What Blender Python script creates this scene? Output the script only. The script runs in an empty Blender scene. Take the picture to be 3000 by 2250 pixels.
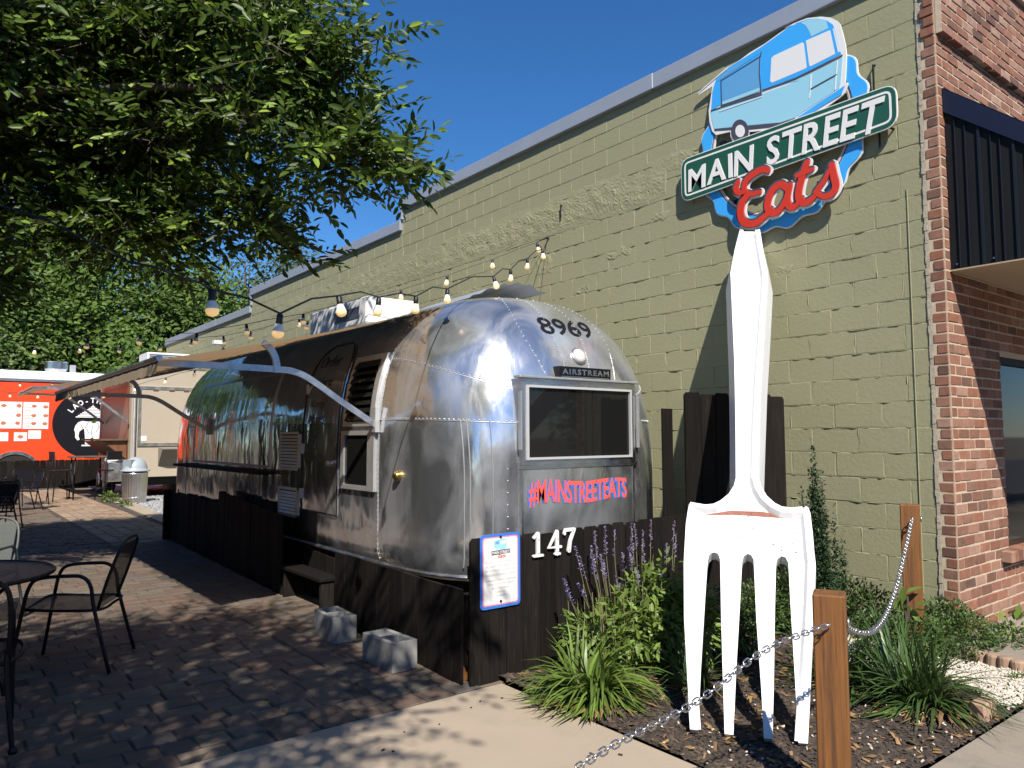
import bpy, math, random
import numpy as np
from mathutils import Vector, Matrix, noise, geometry
random.seed(7); rng = np.random.default_rng(7)
R_ = math.radians
scene = bpy.context.scene
COL = scene.collection

# ------------------------------------------------------------------ camera, sky, sun
cd = bpy.data.cameras.new('camera'); cam = bpy.data.objects.new('camera', cd); COL.objects.link(cam)
cd.sensor_width = 36.0; cd.lens = 26.304; cd.clip_start = .05; cd.clip_end = 2000
cam.matrix_world = Matrix(((.787, -.039, -.615, -6.081), (-.617, -.057, -.785, -2.505), (-.004, .998, -.069, 1.57), (0, 0, 0, 1)))
_rot = cam.matrix_world.to_quaternion(); cam.matrix_world = Matrix.Translation((-6.081, -2.505, 1.57)) @ _rot.to_matrix().to_4x4()
scene.camera = cam
SUN = Vector((.5, .866, -1.0)).normalized()          # direction the light travels
world = bpy.data.worlds.new('World'); scene.world = world; world.use_nodes = True
nt = world.node_tree; nt.nodes.clear()
wo = nt.nodes.new('ShaderNodeOutputWorld'); bg = nt.nodes.new('ShaderNodeBackground'); sky = nt.nodes.new('ShaderNodeTexSky')
sky.sky_type = 'NISHITA'; sky.sun_disc = False; sky.sun_elevation = R_(45); sky.sun_rotation = R_(210)
sky.altitude = 0; sky.air_density = 1.0; sky.dust_density = 0.0; sky.ozone_density = 10.0
bg.inputs[1].default_value = .085
hs = nt.nodes.new('ShaderNodeHueSaturation'); hs.inputs['Saturation'].default_value = 1.12; nt.links.new(sky.outputs[0], hs.inputs['Color']); nt.links.new(hs.outputs[0], bg.inputs[0]); nt.links.new(bg.outputs[0], wo.inputs[0])
sl = bpy.data.lights.new('sun', 'SUN'); sl.energy = 5.0; sl.angle = R_(.53); sl.color = (1, .94, .84)
so = bpy.data.objects.new('sun', sl); COL.objects.link(so); so.rotation_euler = SUN.to_track_quat('-Z', 'Y').to_euler(); so.location = (-20, -35, 40)
vs = scene.view_settings; vs.view_transform = 'Standard'; vs.look = 'None'; vs.exposure = .7; vs.gamma = 1; vs.use_curve_mapping = False
try:
    scene.cycles.max_bounces = 8; scene.cycles.transparent_max_bounces = 8; scene.cycles.glossy_bounces = 4
    scene.cycles.sample_clamp_indirect = 6
except Exception: pass

# ------------------------------------------------------------------ materials
def M(name, col, rough=.7, metal=0., var=.0, vscale=3., bump=0., bscale=40., bdist=.01, piece=0., spec=.5, trans=0., detail=6,
      stretch=None, col2=None, c2lo=.45, c2hi=.65, c2scale=4., rvar=0., coat=0.):
    m = bpy.data.materials.new(name); m.use_nodes = True; t = m.node_tree; n = t.nodes; L = t.links
    b = n['Principled BSDF']; b.inputs['Roughness'].default_value = rough; b.inputs['Metallic'].default_value = metal
    b.inputs['Specular IOR Level'].default_value = spec; b.inputs['Coat Weight'].default_value = coat
    tc = n.new('ShaderNodeTexCoord'); co = tc.outputs['Object']
    if stretch:
        mp = n.new('ShaderNodeMapping'); mp.inputs['Scale'].default_value = stretch; L.new(co, mp.inputs[0]); co = mp.outputs[0]
    def nz(sc, det=detail):
        x = n.new('ShaderNodeTexNoise'); x.inputs['Scale'].default_value = sc; x.inputs['Detail'].default_value = det; x.inputs['Roughness'].default_value = .65
        L.new(co, x.inputs['Vector']); return x.outputs[0]
    rgb = n.new('ShaderNodeRGB'); rgb.outputs[0].default_value = (*col, 1); cur = rgb.outputs[0]
    if col2:
        mr = n.new('ShaderNodeMapRange'); mr.inputs[1].default_value = c2lo; mr.inputs[2].default_value = c2hi
        L.new(nz(c2scale), mr.inputs[0])
        mx = n.new('ShaderNodeMix'); mx.data_type = 'RGBA'; L.new(mr.outputs[0], mx.inputs[0]); L.new(cur, mx.inputs[6]); mx.inputs[7].default_value = (*col2, 1); cur = mx.outputs[2]
    def mulval(sock, cur):
        h = n.new('ShaderNodeHueSaturation'); L.new(cur, h.inputs['Color']); L.new(sock, h.inputs['Value']); return h.outputs[0]
    if var:
        mr = n.new('ShaderNodeMapRange'); mr.inputs[1].default_value = .3; mr.inputs[2].default_value = .7; mr.inputs[3].default_value = 1 - var; mr.inputs[4].default_value = 1 + var
        L.new(nz(vscale), mr.inputs[0]); cur = mulval(mr.outputs[0], cur)
    if piece:
        at = n.new('ShaderNodeAttribute'); at.attribute_name = 'pv'; oi = n.new('ShaderNodeObjectInfo')
        ad = n.new('ShaderNodeMath'); ad.operation = 'ADD'; L.new(at.outputs['Fac'], ad.inputs[0]); L.new(oi.outputs['Random'], ad.inputs[1])
        fr = n.new('ShaderNodeMath'); fr.operation = 'FRACT'; L.new(ad.outputs[0], fr.inputs[0])
        mr = n.new('ShaderNodeMapRange'); mr.inputs[3].default_value = 1 - piece; mr.inputs[4].default_value = 1 + piece
        L.new(fr.outputs[0], mr.inputs[0]); cur = mulval(mr.outputs[0], cur); m['fr'] = 1
        m_fr = fr.outputs[0]
    else: m_fr = None
    L.new(cur, b.inputs['Base Color'])
    if rvar:
        mr = n.new('ShaderNodeMapRange'); mr.inputs[1].default_value = .35; mr.inputs[2].default_value = .65; mr.inputs[3].default_value = max(.02, rough - rvar); mr.inputs[4].default_value = rough + rvar
        L.new(nz(vscale * 1.7), mr.inputs[0]); L.new(mr.outputs[0], b.inputs['Roughness'])
    if bump:
        bp = n.new('ShaderNodeBump'); bp.inputs['Strength'].default_value = bump; bp.inputs['Distance'].default_value = bdist
        L.new(nz(bscale), bp.inputs['Height']); L.new(bp.outputs[0], b.inputs['Normal'])
    if trans:
        tr = n.new('ShaderNodeBsdfTranslucent'); L.new(cur, tr.inputs[0]); ms = n.new('ShaderNodeMixShader'); ms.inputs[0].default_value = trans
        L.new(b.outputs[0], ms.inputs[1]); L.new(tr.outputs[0], ms.inputs[2]); L.new(ms.outputs[0], n['Material Output'].inputs[0])
    return m
def ramp_piece(m, cols):
    """colour of each piece picked from a ramp of colours by the piece's own random value"""
    t = m.node_tree; n = t.nodes; L = t.links; b = n['Principled BSDF']
    at = n.new('ShaderNodeAttribute'); at.attribute_name = 'pv'; oi = n.new('ShaderNodeObjectInfo')
    ad = n.new('ShaderNodeMath'); ad.operation = 'ADD'; L.new(at.outputs['Fac'], ad.inputs[0]); L.new(oi.outputs['Random'], ad.inputs[1])
    fr = n.new('ShaderNodeMath'); fr.operation = 'FRACT'; L.new(ad.outputs[0], fr.inputs[0])
    cr = n.new('ShaderNodeValToRGB'); cr.color_ramp.interpolation = 'LINEAR'
    e = cr.color_ramp.elements
    e[0].color = (*cols[0], 1); e[1].color = (*cols[-1], 1); e[1].position = .999
    for i, c in enumerate(cols[1:-1], 1):
        x = e.new(i / (len(cols) - 1)); x.color = (*c, 1)
    L.new(fr.outputs[0], cr.inputs[0])
    src = b.inputs['Base Color'].links[0].from_socket
    mx = n.new('ShaderNodeMix'); mx.data_type = 'RGBA'; mx.blend_type = 'MULTIPLY'; mx.inputs[0].default_value = 1
    L.new(cr.outputs[0], mx.inputs[6]); L.new(src, mx.inputs[7]); L.new(mx.outputs[2], b.inputs['Base Color'])
    return m

m_wall = M('green_paint', (.270, .264, .163), .85, var=.07, vscale=1.3, bump=.5, bscale=30, bdist=.006, spec=.25, col2=(.238, .236, .143), c2lo=.46, c2hi=.72, c2scale=1.3)
m_rough = M('green_paint_parged', (.270, .264, .163), .88, var=.06, vscale=2, bump=.6, bscale=30, bdist=.008, spec=.2)
m_coping = M('coping_metal', (.30, .33, .39), .45, metal=.2, var=.05)
m_copdark = M('coping_shadow_gap', (.05, .055, .06), .8)
m_brick = ramp_piece(M('brick', (.9, .9, .9), .85, var=.18, vscale=14, bump=.5, bscale=90, bdist=.004, spec=.2, col2=(1.45, 1.5, 1.5), c2lo=.60, c2hi=.76, c2scale=9),
                     [(.24, .105, .068), (.28, .135, .092), (.19, .09, .062), (.30, .16, .115), (.13, .075, .058), (.26, .112, .07), (.34, .21, .16), (.22, .10, .062)])
m_mortar = M('mortar', (.46, .37, .27), .95, var=.15, vscale=20, bump=.6, bscale=120, bdist=.004)
m_black = M('black_metal_panel', (.008, .009, .011), .6, var=.1, spec=.2)
m_rib = M('panel_rib', (.009, .013, .019), .5, spec=.25)
m_navy = M('navy_trim', (.010, .015, .038), .5, spec=.2)
m_soffit = M('soffit', (.36, .28, .19), .8)
m_glass = M('dark_glass', (.010, .010, .010), .04, spec=.38)
m_conc = M('tan_concrete', (.335, .272, .207), .9, var=.07, vscale=1.2, bump=.25, bscale=160, bdist=.003, spec=.25, col2=(.29, .238, .178), c2lo=.55, c2hi=.75, c2scale=2.5)
m_walk = M('grey_sidewalk', (.25, .215, .175), .9, var=.12, vscale=2, bump=.4, bscale=140, bdist=.004, spec=.25, col2=(.19, .165, .135), c2lo=.5, c2hi=.7, c2scale=5)
m_asph = M('asphalt', (.05, .05, .052), .9, var=.2, vscale=3, bump=.5, bscale=90, bdist=.005)
m_dirt = M('dirt', (.12, .10, .07), .95, var=.3, vscale=.7)
m_sand = M('joint_sand', (.055, .044, .034), .95, var=.25, vscale=12, bump=.5, bscale=120, bdist=.004)
m_paver = ramp_piece(M('paver', (1, 1, 1), .85, var=.16, vscale=8, bump=.5, bscale=110, bdist=.003, spec=.25),
                     [(.120, .092, .070), (.132, .089, .067), (.112, .097, .079), (.126, .082, .062), (.103, .092, .080), (.146, .114, .086), (.115, .085, .067)])
m_paverl = ramp_piece(M('light_paver', (1, 1, 1), .85, var=.14, vscale=8, bump=.5, bscale=110, bdist=.003, spec=.25),
                     [(.25, .18, .12), (.21, .13, .088), (.29, .23, .165), (.23, .155, .105), (.27, .205, .145)])
m_mulch = ramp_piece(M('mulch', (1, 1, 1), .95, var=.3, vscale=30), [(.035, .026, .021), (.06, .042, .03), (.022, .017, .015), (.10, .068, .045), (.04, .031, .026), (.05, .036, .028)])
m_mulchbase = M('mulch_soil', (.05, .036, .026), .95, var=.4, vscale=25, bump=1, bscale=60, bdist=.02)
m_peb = ramp_piece(M('white_pebbles', (.75, .75, .75), .8, var=.1, vscale=40), [(.62, .55, .46), (.72, .66, .58), (.50, .42, .33), (.75, .70, .63)])
m_grav = ramp_piece(M('grey_gravel', (.65, .65, .65), .8, var=.1, vscale=40), [(.42, .43, .45), (.55, .56, .58), (.30, .31, .33), (.48, .48, .49)])
m_edge = M('edging_block', (.30, .20, .14), .9, var=.12, vscale=8, bump=.5, bscale=120, bdist=.004, piece=.12)
m_fence = M('dark_stained_wood', (.011, .009, .008), .8, var=.45, vscale=9, bump=.5, bscale=26, bdist=.004, stretch=(6, 6, .35), piece=.35, spec=.12, col2=(.04, .029, .021), c2lo=.60, c2hi=.74, c2scale=11)
m_post = M('orange_timber', (.165, .066, .015), .65, var=.25, vscale=7, bump=.35, bscale=20, bdist=.003, stretch=(7, 7, .3), col2=(.075, .03, .010), c2lo=.47, c2hi=.64, c2scale=6)
m_steel = M('galvanised_steel', (.66, .66, .68), .28, metal=1., var=.1, vscale=5)
m_chain = M('chain_steel', (.56, .55, .54), .34, metal=1.)
m_alu = M('brushed_aluminium', (.62, .63, .65), .34, metal=1., var=.06, vscale=4, rvar=.1)
m_dull = M('dull_aluminium', (.58, .58, .58), .5, metal=.8, var=.12, vscale=6, bump=.2, bscale=60, bdist=.002)
m_rivet = M('rivet_metal', (.66, .66, .67), .4, metal=1.)
m_white = M('white_fork_paint', (.70, .70, .715), .32, var=.03, vscale=2, spec=.5, col2=(.52, .50, .46), c2lo=.66, c2hi=.80, c2scale=9)
m_stain = M('rust_stain', (.25, .10, .07), .9, var=.3, vscale=30)
m_speck = M('dirt_speck', (.10, .09, .08), .9)
m_canvas = M('awning_canvas', (.34, .23, .135), .9, var=.08, vscale=3, trans=.42, spec=.1)
m_valance = M('awning_valance', (.20, .15, .10), .9, var=.2, vscale=8, stretch=(1, 6, 1))
m_cord = M('black_rubber', (.012, .012, .013), .5)
m_bulb = M('white_bulb_plastic', (.80, .77, .70), .3)
m_bulbw = M('warm_bulb_globe', (.86, .60, .30), .3)
_b = m_bulbw.node_tree.nodes['Principled BSDF']; _b.inputs['Emission Color'].default_value = (1, .62, .26, 1); _b.inputs['Emission Strength'].default_value = .35
m_iron = M('black_iron', (.008, .007, .010), .45, var=.2, spec=.3)
m_leaf = M('leaf', (.105, .165, .026), .45, piece=.5, trans=.35, spec=.4)
m_leaf = ramp_piece(m_leaf, [(.42, .50, .45), (.62, .70, .6), (.85, .9, .8), (1.0, 1.0, .9), (1.55, 1.4, .9)])
m_leafd = M('leaf_far', (.085, .140, .026), .55, piece=.5, trans=.3, spec=.3)
m_leafp = M('leaf_pale', (.075, .105, .035), .6, piece=.4, trans=.3, spec=.3)
m_bark = M('bark', (.075, .055, .042), .9, var=.3, vscale=9, bump=.7, bscale=40, bdist=.01, stretch=(3, 3, .6))
m_salv = M('salvia_leaf', (.14, .21, .04), .5, piece=.35, trans=.3)
m_purp = M('salvia_flower', (.26, .21, .46), .7, piece=.3)
m_stem = M('plant_stem', (.14, .13, .06), .7)
m_lir = M('blade_leaf', (.12, .185, .034), .42, piece=.4, trans=.25)
m_lird = M('dark_blade_leaf', (.055, .10, .028), .4, piece=.4, trans=.2)
m_dry = M('dry_leaf', (.27, .16, .07), .8, piece=.35, trans=.2)
m_cover = M('cover_leaf', (.062, .112, .026), .45, piece=.45, trans=.25)
m_jun = M('shrub_leaf', (.030, .060, .024), .5, piece=.4, trans=.15)
m_cmu = M('grey_concrete_block', (.23, .225, .22), .92, var=.14, vscale=9, bump=.6, bscale=150, bdist=.004, col2=(.17, .167, .16), c2lo=.55, c2hi=.75, c2scale=6)
m_beige = M('beige_paint', (.37, .315, .25), .55, var=.03)
m_brown = M('brown_panel', (.15, .065, .035), .35, var=.25, vscale=3, stretch=(4, 4, .5))
m_orange = M('orange_truck_paint', (.74, .062, .014), .4)
m_paper = M('paper', (.74, .72, .70), .8, var=.05, vscale=9)
m_printr = M('food_print', (.48, .14, .07), .8, var=.4, vscale=60)
m_printg = M('grey_print', (.35, .34, .34), .8)
m_inkb = M('black_vinyl', (.008, .008, .012), .6, spec=.15)
m_inkw = M('white_vinyl', (.80, .80, .80), .5)
m_offw = M('sign_white', (.72, .71, .70), .45)
m_cyan = M('sign_bright_blue', (.045, .36, .82), .4)
m_lblue = M('sign_light_blue', (.29, .57, .70), .45)
m_mblue = M('sign_mid_blue', (.11, .33, .60), .4)
m_green = M('sign_dark_green', (.016, .085, .055), .35)
m_dgrey = M('sign_charcoal', (.060, .060, .085), .5)
m_red = M('sign_red', (.55, .040, .022), .4)
m_tan = M('sign_tan', (.55, .33, .25), .5)
m_hred = M('vinyl_red', (.80, .10, .08), .45)
m_hblue = M('vinyl_blue', (.04, .16, .56), .45)
m_pink = M('plaque_pink', (.70, .22, .28), .5)
m_brass = M('brass', (.55, .38, .12), .3, metal=1.)
m_white_pl = M('white_plastic', (.66, .66, .66), .4)
m_tyre = M('tyre_rubber', (.015, .015, .016), .8)
m_inside = M('dark_interior', (.02, .017, .015), .9)
m_lens = M('clear_lens', (.60, .55, .50), .15, spec=.8)
m_weed = M('weed', (.09, .14, .03), .6, piece=.4, trans=.2)
m_ply = M('plank_brown', (.10, .06, .035), .6, var=.3, vscale=9, stretch=(1, 6, 1))

def trailer_skin():
    """old polished aluminium: mirror patches, hazy brushed patches, long dents"""
    m = bpy.data.materials.new('polished_aluminium'); m.use_nodes = True; t = m.node_tree; n = t.nodes; L = t.links
    b = n['Principled BSDF']; b.inputs['Metallic'].default_value = 1.0
    tc = n.new('ShaderNodeTexCoord'); co = tc.outputs['Object']
    def nz(sc, st=(1, 1, 1), det=4, dist=0.):
        mp = n.new('ShaderNodeMapping'); mp.inputs['Scale'].default_value = st; L.new(co, mp.inputs[0])
        x = n.new('ShaderNodeTexNoise'); x.inputs['Scale'].default_value = sc; x.inputs['Detail'].default_value = det; x.inputs['Distortion'].default_value = dist; L.new(mp.outputs[0], x.inputs['Vector']); return x.outputs[0]
    def mr(s, a, b_, c, d):
        x = n.new('ShaderNodeMapRange'); x.inputs[1].default_value = a; x.inputs[2].default_value = b_; x.inputs[3].default_value = c; x.inputs[4].default_value = d; L.new(s, x.inputs[0]); return x.outputs[0]
    rough = mr(nz(2.3, (1, 1, .7), 7, .6), .40, .66, .05, .17)
    r2 = mr(nz(9, (1.2, 1.2, .35), 5), .5, .72, 0, .12)
    ad = n.new('ShaderNodeMath'); ad.operation = 'ADD'; L.new(rough, ad.inputs[0]); L.new(r2, ad.inputs[1])
    sx = n.new('ShaderNodeSeparateXYZ'); L.new(co, sx.inputs[0]); hz = mr(sx.outputs[1], -3.0, -2.3, .05, .0); a2 = n.new('ShaderNodeMath'); a2.operation = 'ADD'; L.new(ad.outputs[0], a2.inputs[0]); L.new(hz, a2.inputs[1]); L.new(a2.outputs[0], b.inputs['Roughness'])
    v = mr(nz(3.1, (1, 1, .6), 6, .4), .35, .68, .62, .88)
    cb = n.new('ShaderNodeCombineColor'); L.new(v, cb.inputs[0]); L.new(v, cb.inputs[1])
    v2 = n.new('ShaderNodeMath'); v2.operation = 'MULTIPLY'; v2.inputs[1].default_value = 1.02; L.new(v, v2.inputs[0]); L.new(v2.outputs[0], cb.inputs[2])
    L.new(cb.outputs[0], b.inputs['Base Color'])
    b1 = n.new('ShaderNodeBump'); b1.inputs['Strength'].default_value = .5; b1.inputs['Distance'].default_value = .035; L.new(nz(1.9, (1.3, 1.3, .8), 2, .3), b1.inputs['Height'])
    b2 = n.new('ShaderNodeBump'); b2.inputs['Strength'].default_value = .35; b2.inputs['Distance'].default_value = .008; L.new(nz(7, (1.5, 1.5, .5), 3, .5), b2.inputs['Height']); L.new(b1.outputs[0], b2.inputs['Normal'])
    L.new(b2.outputs[0], b.inputs['Normal'])
    h = n.new('ShaderNodeBsdfPrincipled'); h.inputs['Metallic'].default_value = .62; h.inputs['Roughness'].default_value = .42; h.inputs['Base Color'].default_value = (.50, .51, .53, 1); L.new(b2.outputs[0], h.inputs['Normal'])
    hf = mr(nz(2.7, (1, 1, .55), 6, .8), .40, .66, .20, .70); hfr = mr(sx.outputs[1], -2.2, -1.2, 1.0, .35); hm = n.new('ShaderNodeMath'); hm.operation = 'MULTIPLY'; L.new(hf, hm.inputs[0]); L.new(hfr, hm.inputs[1])
    ms = n.new('ShaderNodeMixShader'); L.new(hm.outputs[0], ms.inputs[0]); L.new(b.outputs[0], ms.inputs[1]); L.new(h.outputs[0], ms.inputs[2]); L.new(ms.outputs[0], n['Material Output'].inputs[0])
    return m
m_skin = trailer_skin()

# ------------------------------------------------------------------ builders
def wloc(o):
    v = Vector((0, 0, 0))
    while o is not None: v = v + o.location; o = o.parent
    return v
class MB:
    def __init__(s): s.v = []; s.f = []; s.pv = []
    def add(s, vs, fs, pv=0.):
        k = len(s.v); s.v += [tuple(p) for p in vs]; s.f += [tuple(i + k for i in f) for f in fs]; s.pv += [pv] * len(fs); return s
    def box(s, lo, hi, pv=0., rot=None, piv=None):
        x0, y0, z0 = lo; x1, y1, z1 = hi
        vs = [Vector(p) for p in ((x0, y0, z0), (x1, y0, z0), (x1, y1, z0), (x0, y1, z0), (x0, y0, z1), (x1, y0, z1), (x1, y1, z1), (x0, y1, z1))]
        if rot is not None:
            c = Vector(piv) if piv is not None else sum(vs, Vector()) / 8
            vs = [c + rot @ (p - c) for p in vs]
        return s.add(vs, ((0, 3, 2, 1), (4, 5, 6, 7), (0, 1, 5, 4), (1, 2, 6, 5), (2, 3, 7, 6), (3, 0, 4, 7)), pv)
    def bevbox(s, lo, hi, b=.006, pv=0., jit=0.):
        """box with chamfered edges on all sides (24 corners joined)"""
        c = [(lo[i] + hi[i]) / 2 for i in range(3)]; h = [(hi[i] - lo[i]) / 2 for i in range(3)]
        vs = []; idx = {}
        for sx in (-1, 1):
            for sy in (-1, 1):
                for sz in (-1, 1):
                    j = [random.uniform(-jit, jit) for _ in range(3)]
                    for ax in range(3):
                        p = [c[i] + sg * (h[i] - (0 if i == ax else b)) + j[i] for i, sg in enumerate((sx, sy, sz))]
                        idx[(sx, sy, sz, ax)] = len(vs); vs.append(p)
        fs = []
        for ax in range(3):
            o = [i for i in range(3) if i != ax]
            for sg in (-1, 1):
                q = []
                for a, b_ in ((-1, -1), (1, -1), (1, 1), (-1, 1)):
                    k = [0, 0, 0]; k[ax] = sg; k[o[0]] = a; k[o[1]] = b_; q.append(idx[(*k, ax)])
                flip = (sg == 1) == (ax == 1); fs.append(q[::-1] if flip else q)
        for ax in range(3):                     # edge chamfers parallel to ax
            o = [i for i in range(3) if i != ax]
            for a in (-1, 1):
                for b_ in (-1, 1):
                    def K(s_, axx):
                        k = [0, 0, 0]; k[ax] = s_; k[o[0]] = a; k[o[1]] = b_; return idx[(*k, axx)]
                    fs.append([K(-1, o[0]), K(1, o[0]), K(1, o[1]), K(-1, o[1])])
        for sx in (-1, 1):
            for sy in (-1, 1):
                for sz in (-1, 1): fs.append([idx[(sx, sy, sz, i)] for i in range(3)])
        return s.add(vs, fs, pv)
    def tube(s, pts, r, n=8, cap=True, pv=0.):
        pts = [Vector(p) for p in pts]; m = len(pts); rs = r if hasattr(r, '__len__') else [r] * m
        T = [(pts[min(i + 1, m - 1)] - pts[max(i - 1, 0)]).normalized() for i in range(m)]
        u = T[0].cross(Vector((0, 0, 1)) if abs(T[0].z) < .9 else Vector((1, 0, 0))).normalized(); vs = []
        for i in range(m):
            u = (u - T[i] * u.dot(T[i])); u = u.normalized() if u.length > 1e-6 else T[i].orthogonal().normalized(); w = T[i].cross(u)
            for k in range(n):
                a = 2 * math.pi * k / n; vs.append(pts[i] + (u * math.cos(a) + w * math.sin(a)) * rs[i])
        fs = [(i * n + k, i * n + (k + 1) % n, (i + 1) * n + (k + 1) % n, (i + 1) * n + k) for i in range(m - 1) for k in range(n)]
        if cap: fs += [tuple(range(n))[::-1], tuple((m - 1) * n + k for k in range(n))]
        return s.add(vs, fs, pv)
    def lathe(s, prof, c=(0, 0, 0), n=20, rot=None, cap=True):
        vs = []; c = Vector(c)
        for (r, z) in prof:
            for k in range(n):
                a = 2 * math.pi * k / n; p = Vector((r * math.cos(a), r * math.sin(a), z)); vs.append(c + (rot @ p if rot is not None else p))
        m = len(prof); fs = [(i * n + k, i * n + (k + 1) % n, (i + 1) * n + (k + 1) % n, (i + 1) * n + k) for i in range(m - 1) for k in range(n)]
        if cap: fs += [tuple(range(n))[::-1], tuple((m - 1) * n + k for k in range(n))]
        return s.add(vs, fs)
    def prism(s, poly, fn, d0, d1, back=True, outset=0., axis0=False):
        """2-D polygon (list of (a,b)) -> solid; fn(a,b,d) gives the point; d1 is the shown face"""
        A = sum(poly[i][0] * poly[(i + 1) % len(poly)][1] - poly[(i + 1) % len(poly)][0] * poly[i][1] for i in range(len(poly)))
        n = len(poly); bk = poly
        if outset:
            bk = []
            for i in range(n):
                p0, p1, p2 = Vector(poly[i - 1]), Vector(poly[i]), Vector(poly[(i + 1) % n])
                e1 = (p1 - p0).normalized(); e2 = (p2 - p1).normalized(); nn = Vector((e1.y + e2.y, -e1.x - e2.x)); nn = nn.normalized() if nn.length > 1e-6 else Vector((e1.y, -e1.x))
                bk.append(tuple(p1 + Vector((nn.x, 0 if axis0 else nn.y)) * outset * (1 if A > 0 else -1)))
        tris = geometry.tessellate_polygon([[Vector((a, b, 0)) for a, b in poly]])
        vs = [fn(a, b, d1) for a, b in poly] + [fn(a, b, d0) for a, b in bk]
        fs = [tuple(t) for t in tris] + [(i, (i + 1) % n, n + (i + 1) % n, n + i) for i in range(n)]
        if back: fs += [tuple(n + i for i in t)[::-1] for t in tris]
        return s.add(vs, fs)
    def mesh(s, name, mat, smooth=False, off=None):
        me = bpy.data.meshes.new(name)
        vs = s.v if off is None else [(x - off[0], y - off[1], z - off[2]) for x, y, z in s.v]
        me.from_pydata(vs, [], s.f); me.materials.append(mat)
        if any(s.pv):
            a = me.attributes.new('pv', 'FLOAT', 'FACE'); a.data.foreach_set('value', np.array(s.pv, 'f'))
        if smooth: me.polygons.foreach_set('use_smooth', [True] * len(me.polygons))
        me.update(); return me
    def build(s, name, mat, parent=None, smooth=False, local=False, recalc=True):
        off = None if (parent is None or local) else wloc(parent)
        me = s.mesh(name, mat, smooth, off)
        if recalc:
            import bmesh
            b = bmesh.new(); b.from_mesh(me); bmesh.ops.recalc_face_normals(b, faces=b.faces); b.to_mesh(me); b.free()
        return link(name, me, parent)
def link(name, me, parent=None):
    o = bpy.data.objects.new(name, me); COL.objects.link(o)
    if parent is not None: o.parent = parent
    return o
def tag(o, label=None, cat=None, group=None, kind=None):
    if label: o['label'] = label
    if cat: o['category'] = cat
    if group: o['group'] = group
    if kind: o['kind'] = kind
    return o
def thing(name, label, cat, loc=(0, 0, 0), rz=0., group=None):
    o = bpy.data.objects.new(name, None); COL.objects.link(o); o.location = loc; o.rotation_euler = (0, 0, rz); o.empty_display_size = .1
    return tag(o, label, cat, group)
def stuff(o): o['kind'] = 'stuff'; return o
def struct(o): o['kind'] = 'structure'; return o
def copy_tree(o, parent=None):
    c = o.copy(); COL.objects.link(c)
    if parent is not None: c.parent = parent
    for ch in [x for x in o.children]: copy_tree(ch, c)
    return c
def npmesh(name, V, F, mat, pv=None, smooth=False):
    """V (n,3), F (m,k) arrays with constant k"""
    me = bpy.data.meshes.new(name); V = np.asarray(V, 'f'); F = np.asarray(F, 'i'); m, k = F.shape
    me.vertices.add(len(V)); me.vertices.foreach_set('co', V.ravel())
    me.loops.add(m * k); me.loops.foreach_set('vertex_index', F.ravel())
    me.polygons.add(m); me.polygons.foreach_set('loop_start', np.arange(0, m * k, k, dtype='i'))
    me.materials.append(mat)
    if pv is not None:
        a = me.attributes.new('pv', 'FLOAT', 'FACE'); a.data.foreach_set('value', np.asarray(pv, 'f'))
    me.update(calc_edges=True); me.validate()
    if smooth: me.polygons.foreach_set('use_smooth', np.ones(m, bool))
    return me
def spline(pts, n=8):
    """Catmull-Rom through pts"""
    P = [Vector(p) for p in pts]; out = []
    for i in range(len(P) - 1):
        p0 = P[max(i - 1, 0)]; p1 = P[i]; p2 = P[i + 1]; p3 = P[min(i + 2, len(P) - 1)]
        for k in range(n):
            t = k / n; out.append(.5 * ((2 * p1) + (p2 - p0) * t + (2 * p0 - 5 * p1 + 4 * p2 - p3) * t * t + (3 * p1 - p0 - 3 * p2 + p3) * t ** 3))
    out.append(P[-1]); return out
def ribbon(mb, pts, w, fn, d0, d1, drift=0.0, cap=6):
    """flat stroke of width w (number or per-point list) along 2-D points, as a solid strip with round ends"""
    P = [Vector(p) for p in pts]; n = len(P); ws = w if hasattr(w, '__len__') else [w] * n
    T = [(P[min(i + 1, n - 1)] - P[max(i - 1, 0)]).normalized() for i in range(n)]
    L = []; R = []
    for i in range(n):
        nn = Vector((-T[i].y, T[i].x)) * ws[i] / 2; L.append(P[i] + nn); R.append(P[i] - nn)
    def capp(c, t, r):
        a0 = math.atan2(t.y, t.x); return [Vector((c.x + r * math.cos(a0 + math.pi / 2 - math.pi * k / cap), c.y + r * math.sin(a0 + math.pi / 2 - math.pi * k / cap))) for k in range(1, cap)]
    loop_l = L; loop_r = R; k0 = len(mb.v); vs = []; fs = []
    for i in range(n):
        e = drift * i
        vs += [fn(L[i].x, L[i].y, d1 + e), fn(R[i].x, R[i].y, d1 + e), fn(L[i].x, L[i].y, d0), fn(R[i].x, R[i].y, d0)]
    for i in range(n - 1):
        a = 4 * i; b = a + 4; fs += [(a, b, b + 1, a + 1), (a + 2, b + 2, b, a), (a + 1, b + 1, b + 3, a + 3)]
    for end, i in ((0, 0), (1, n - 1)):
        t = T[i] if end else -T[i]; e = drift * i; A = L[i] if end else R[i]
        cp = capp(P[i], t, ws[i] / 2); base = len(vs)
        ids = [4 * i + (0 if end else 1)]; idb = [4 * i + (2 if end else 3)]
        for q in cp: ids.append(len(vs)); vs.append(fn(q.x, q.y, d1 + e)); idb.append(len(vs)); vs.append(fn(q.x, q.y, d0))
        ids.append(4 * i + (1 if end else 0)); idb.append(4 * i + (3 if end else 2))
        fs.append(tuple(ids))
        for j in range(len(ids) - 1): fs.append((ids[j], ids[j + 1], idb[j + 1], idb[j]))
    mb.add(vs, fs)
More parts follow.
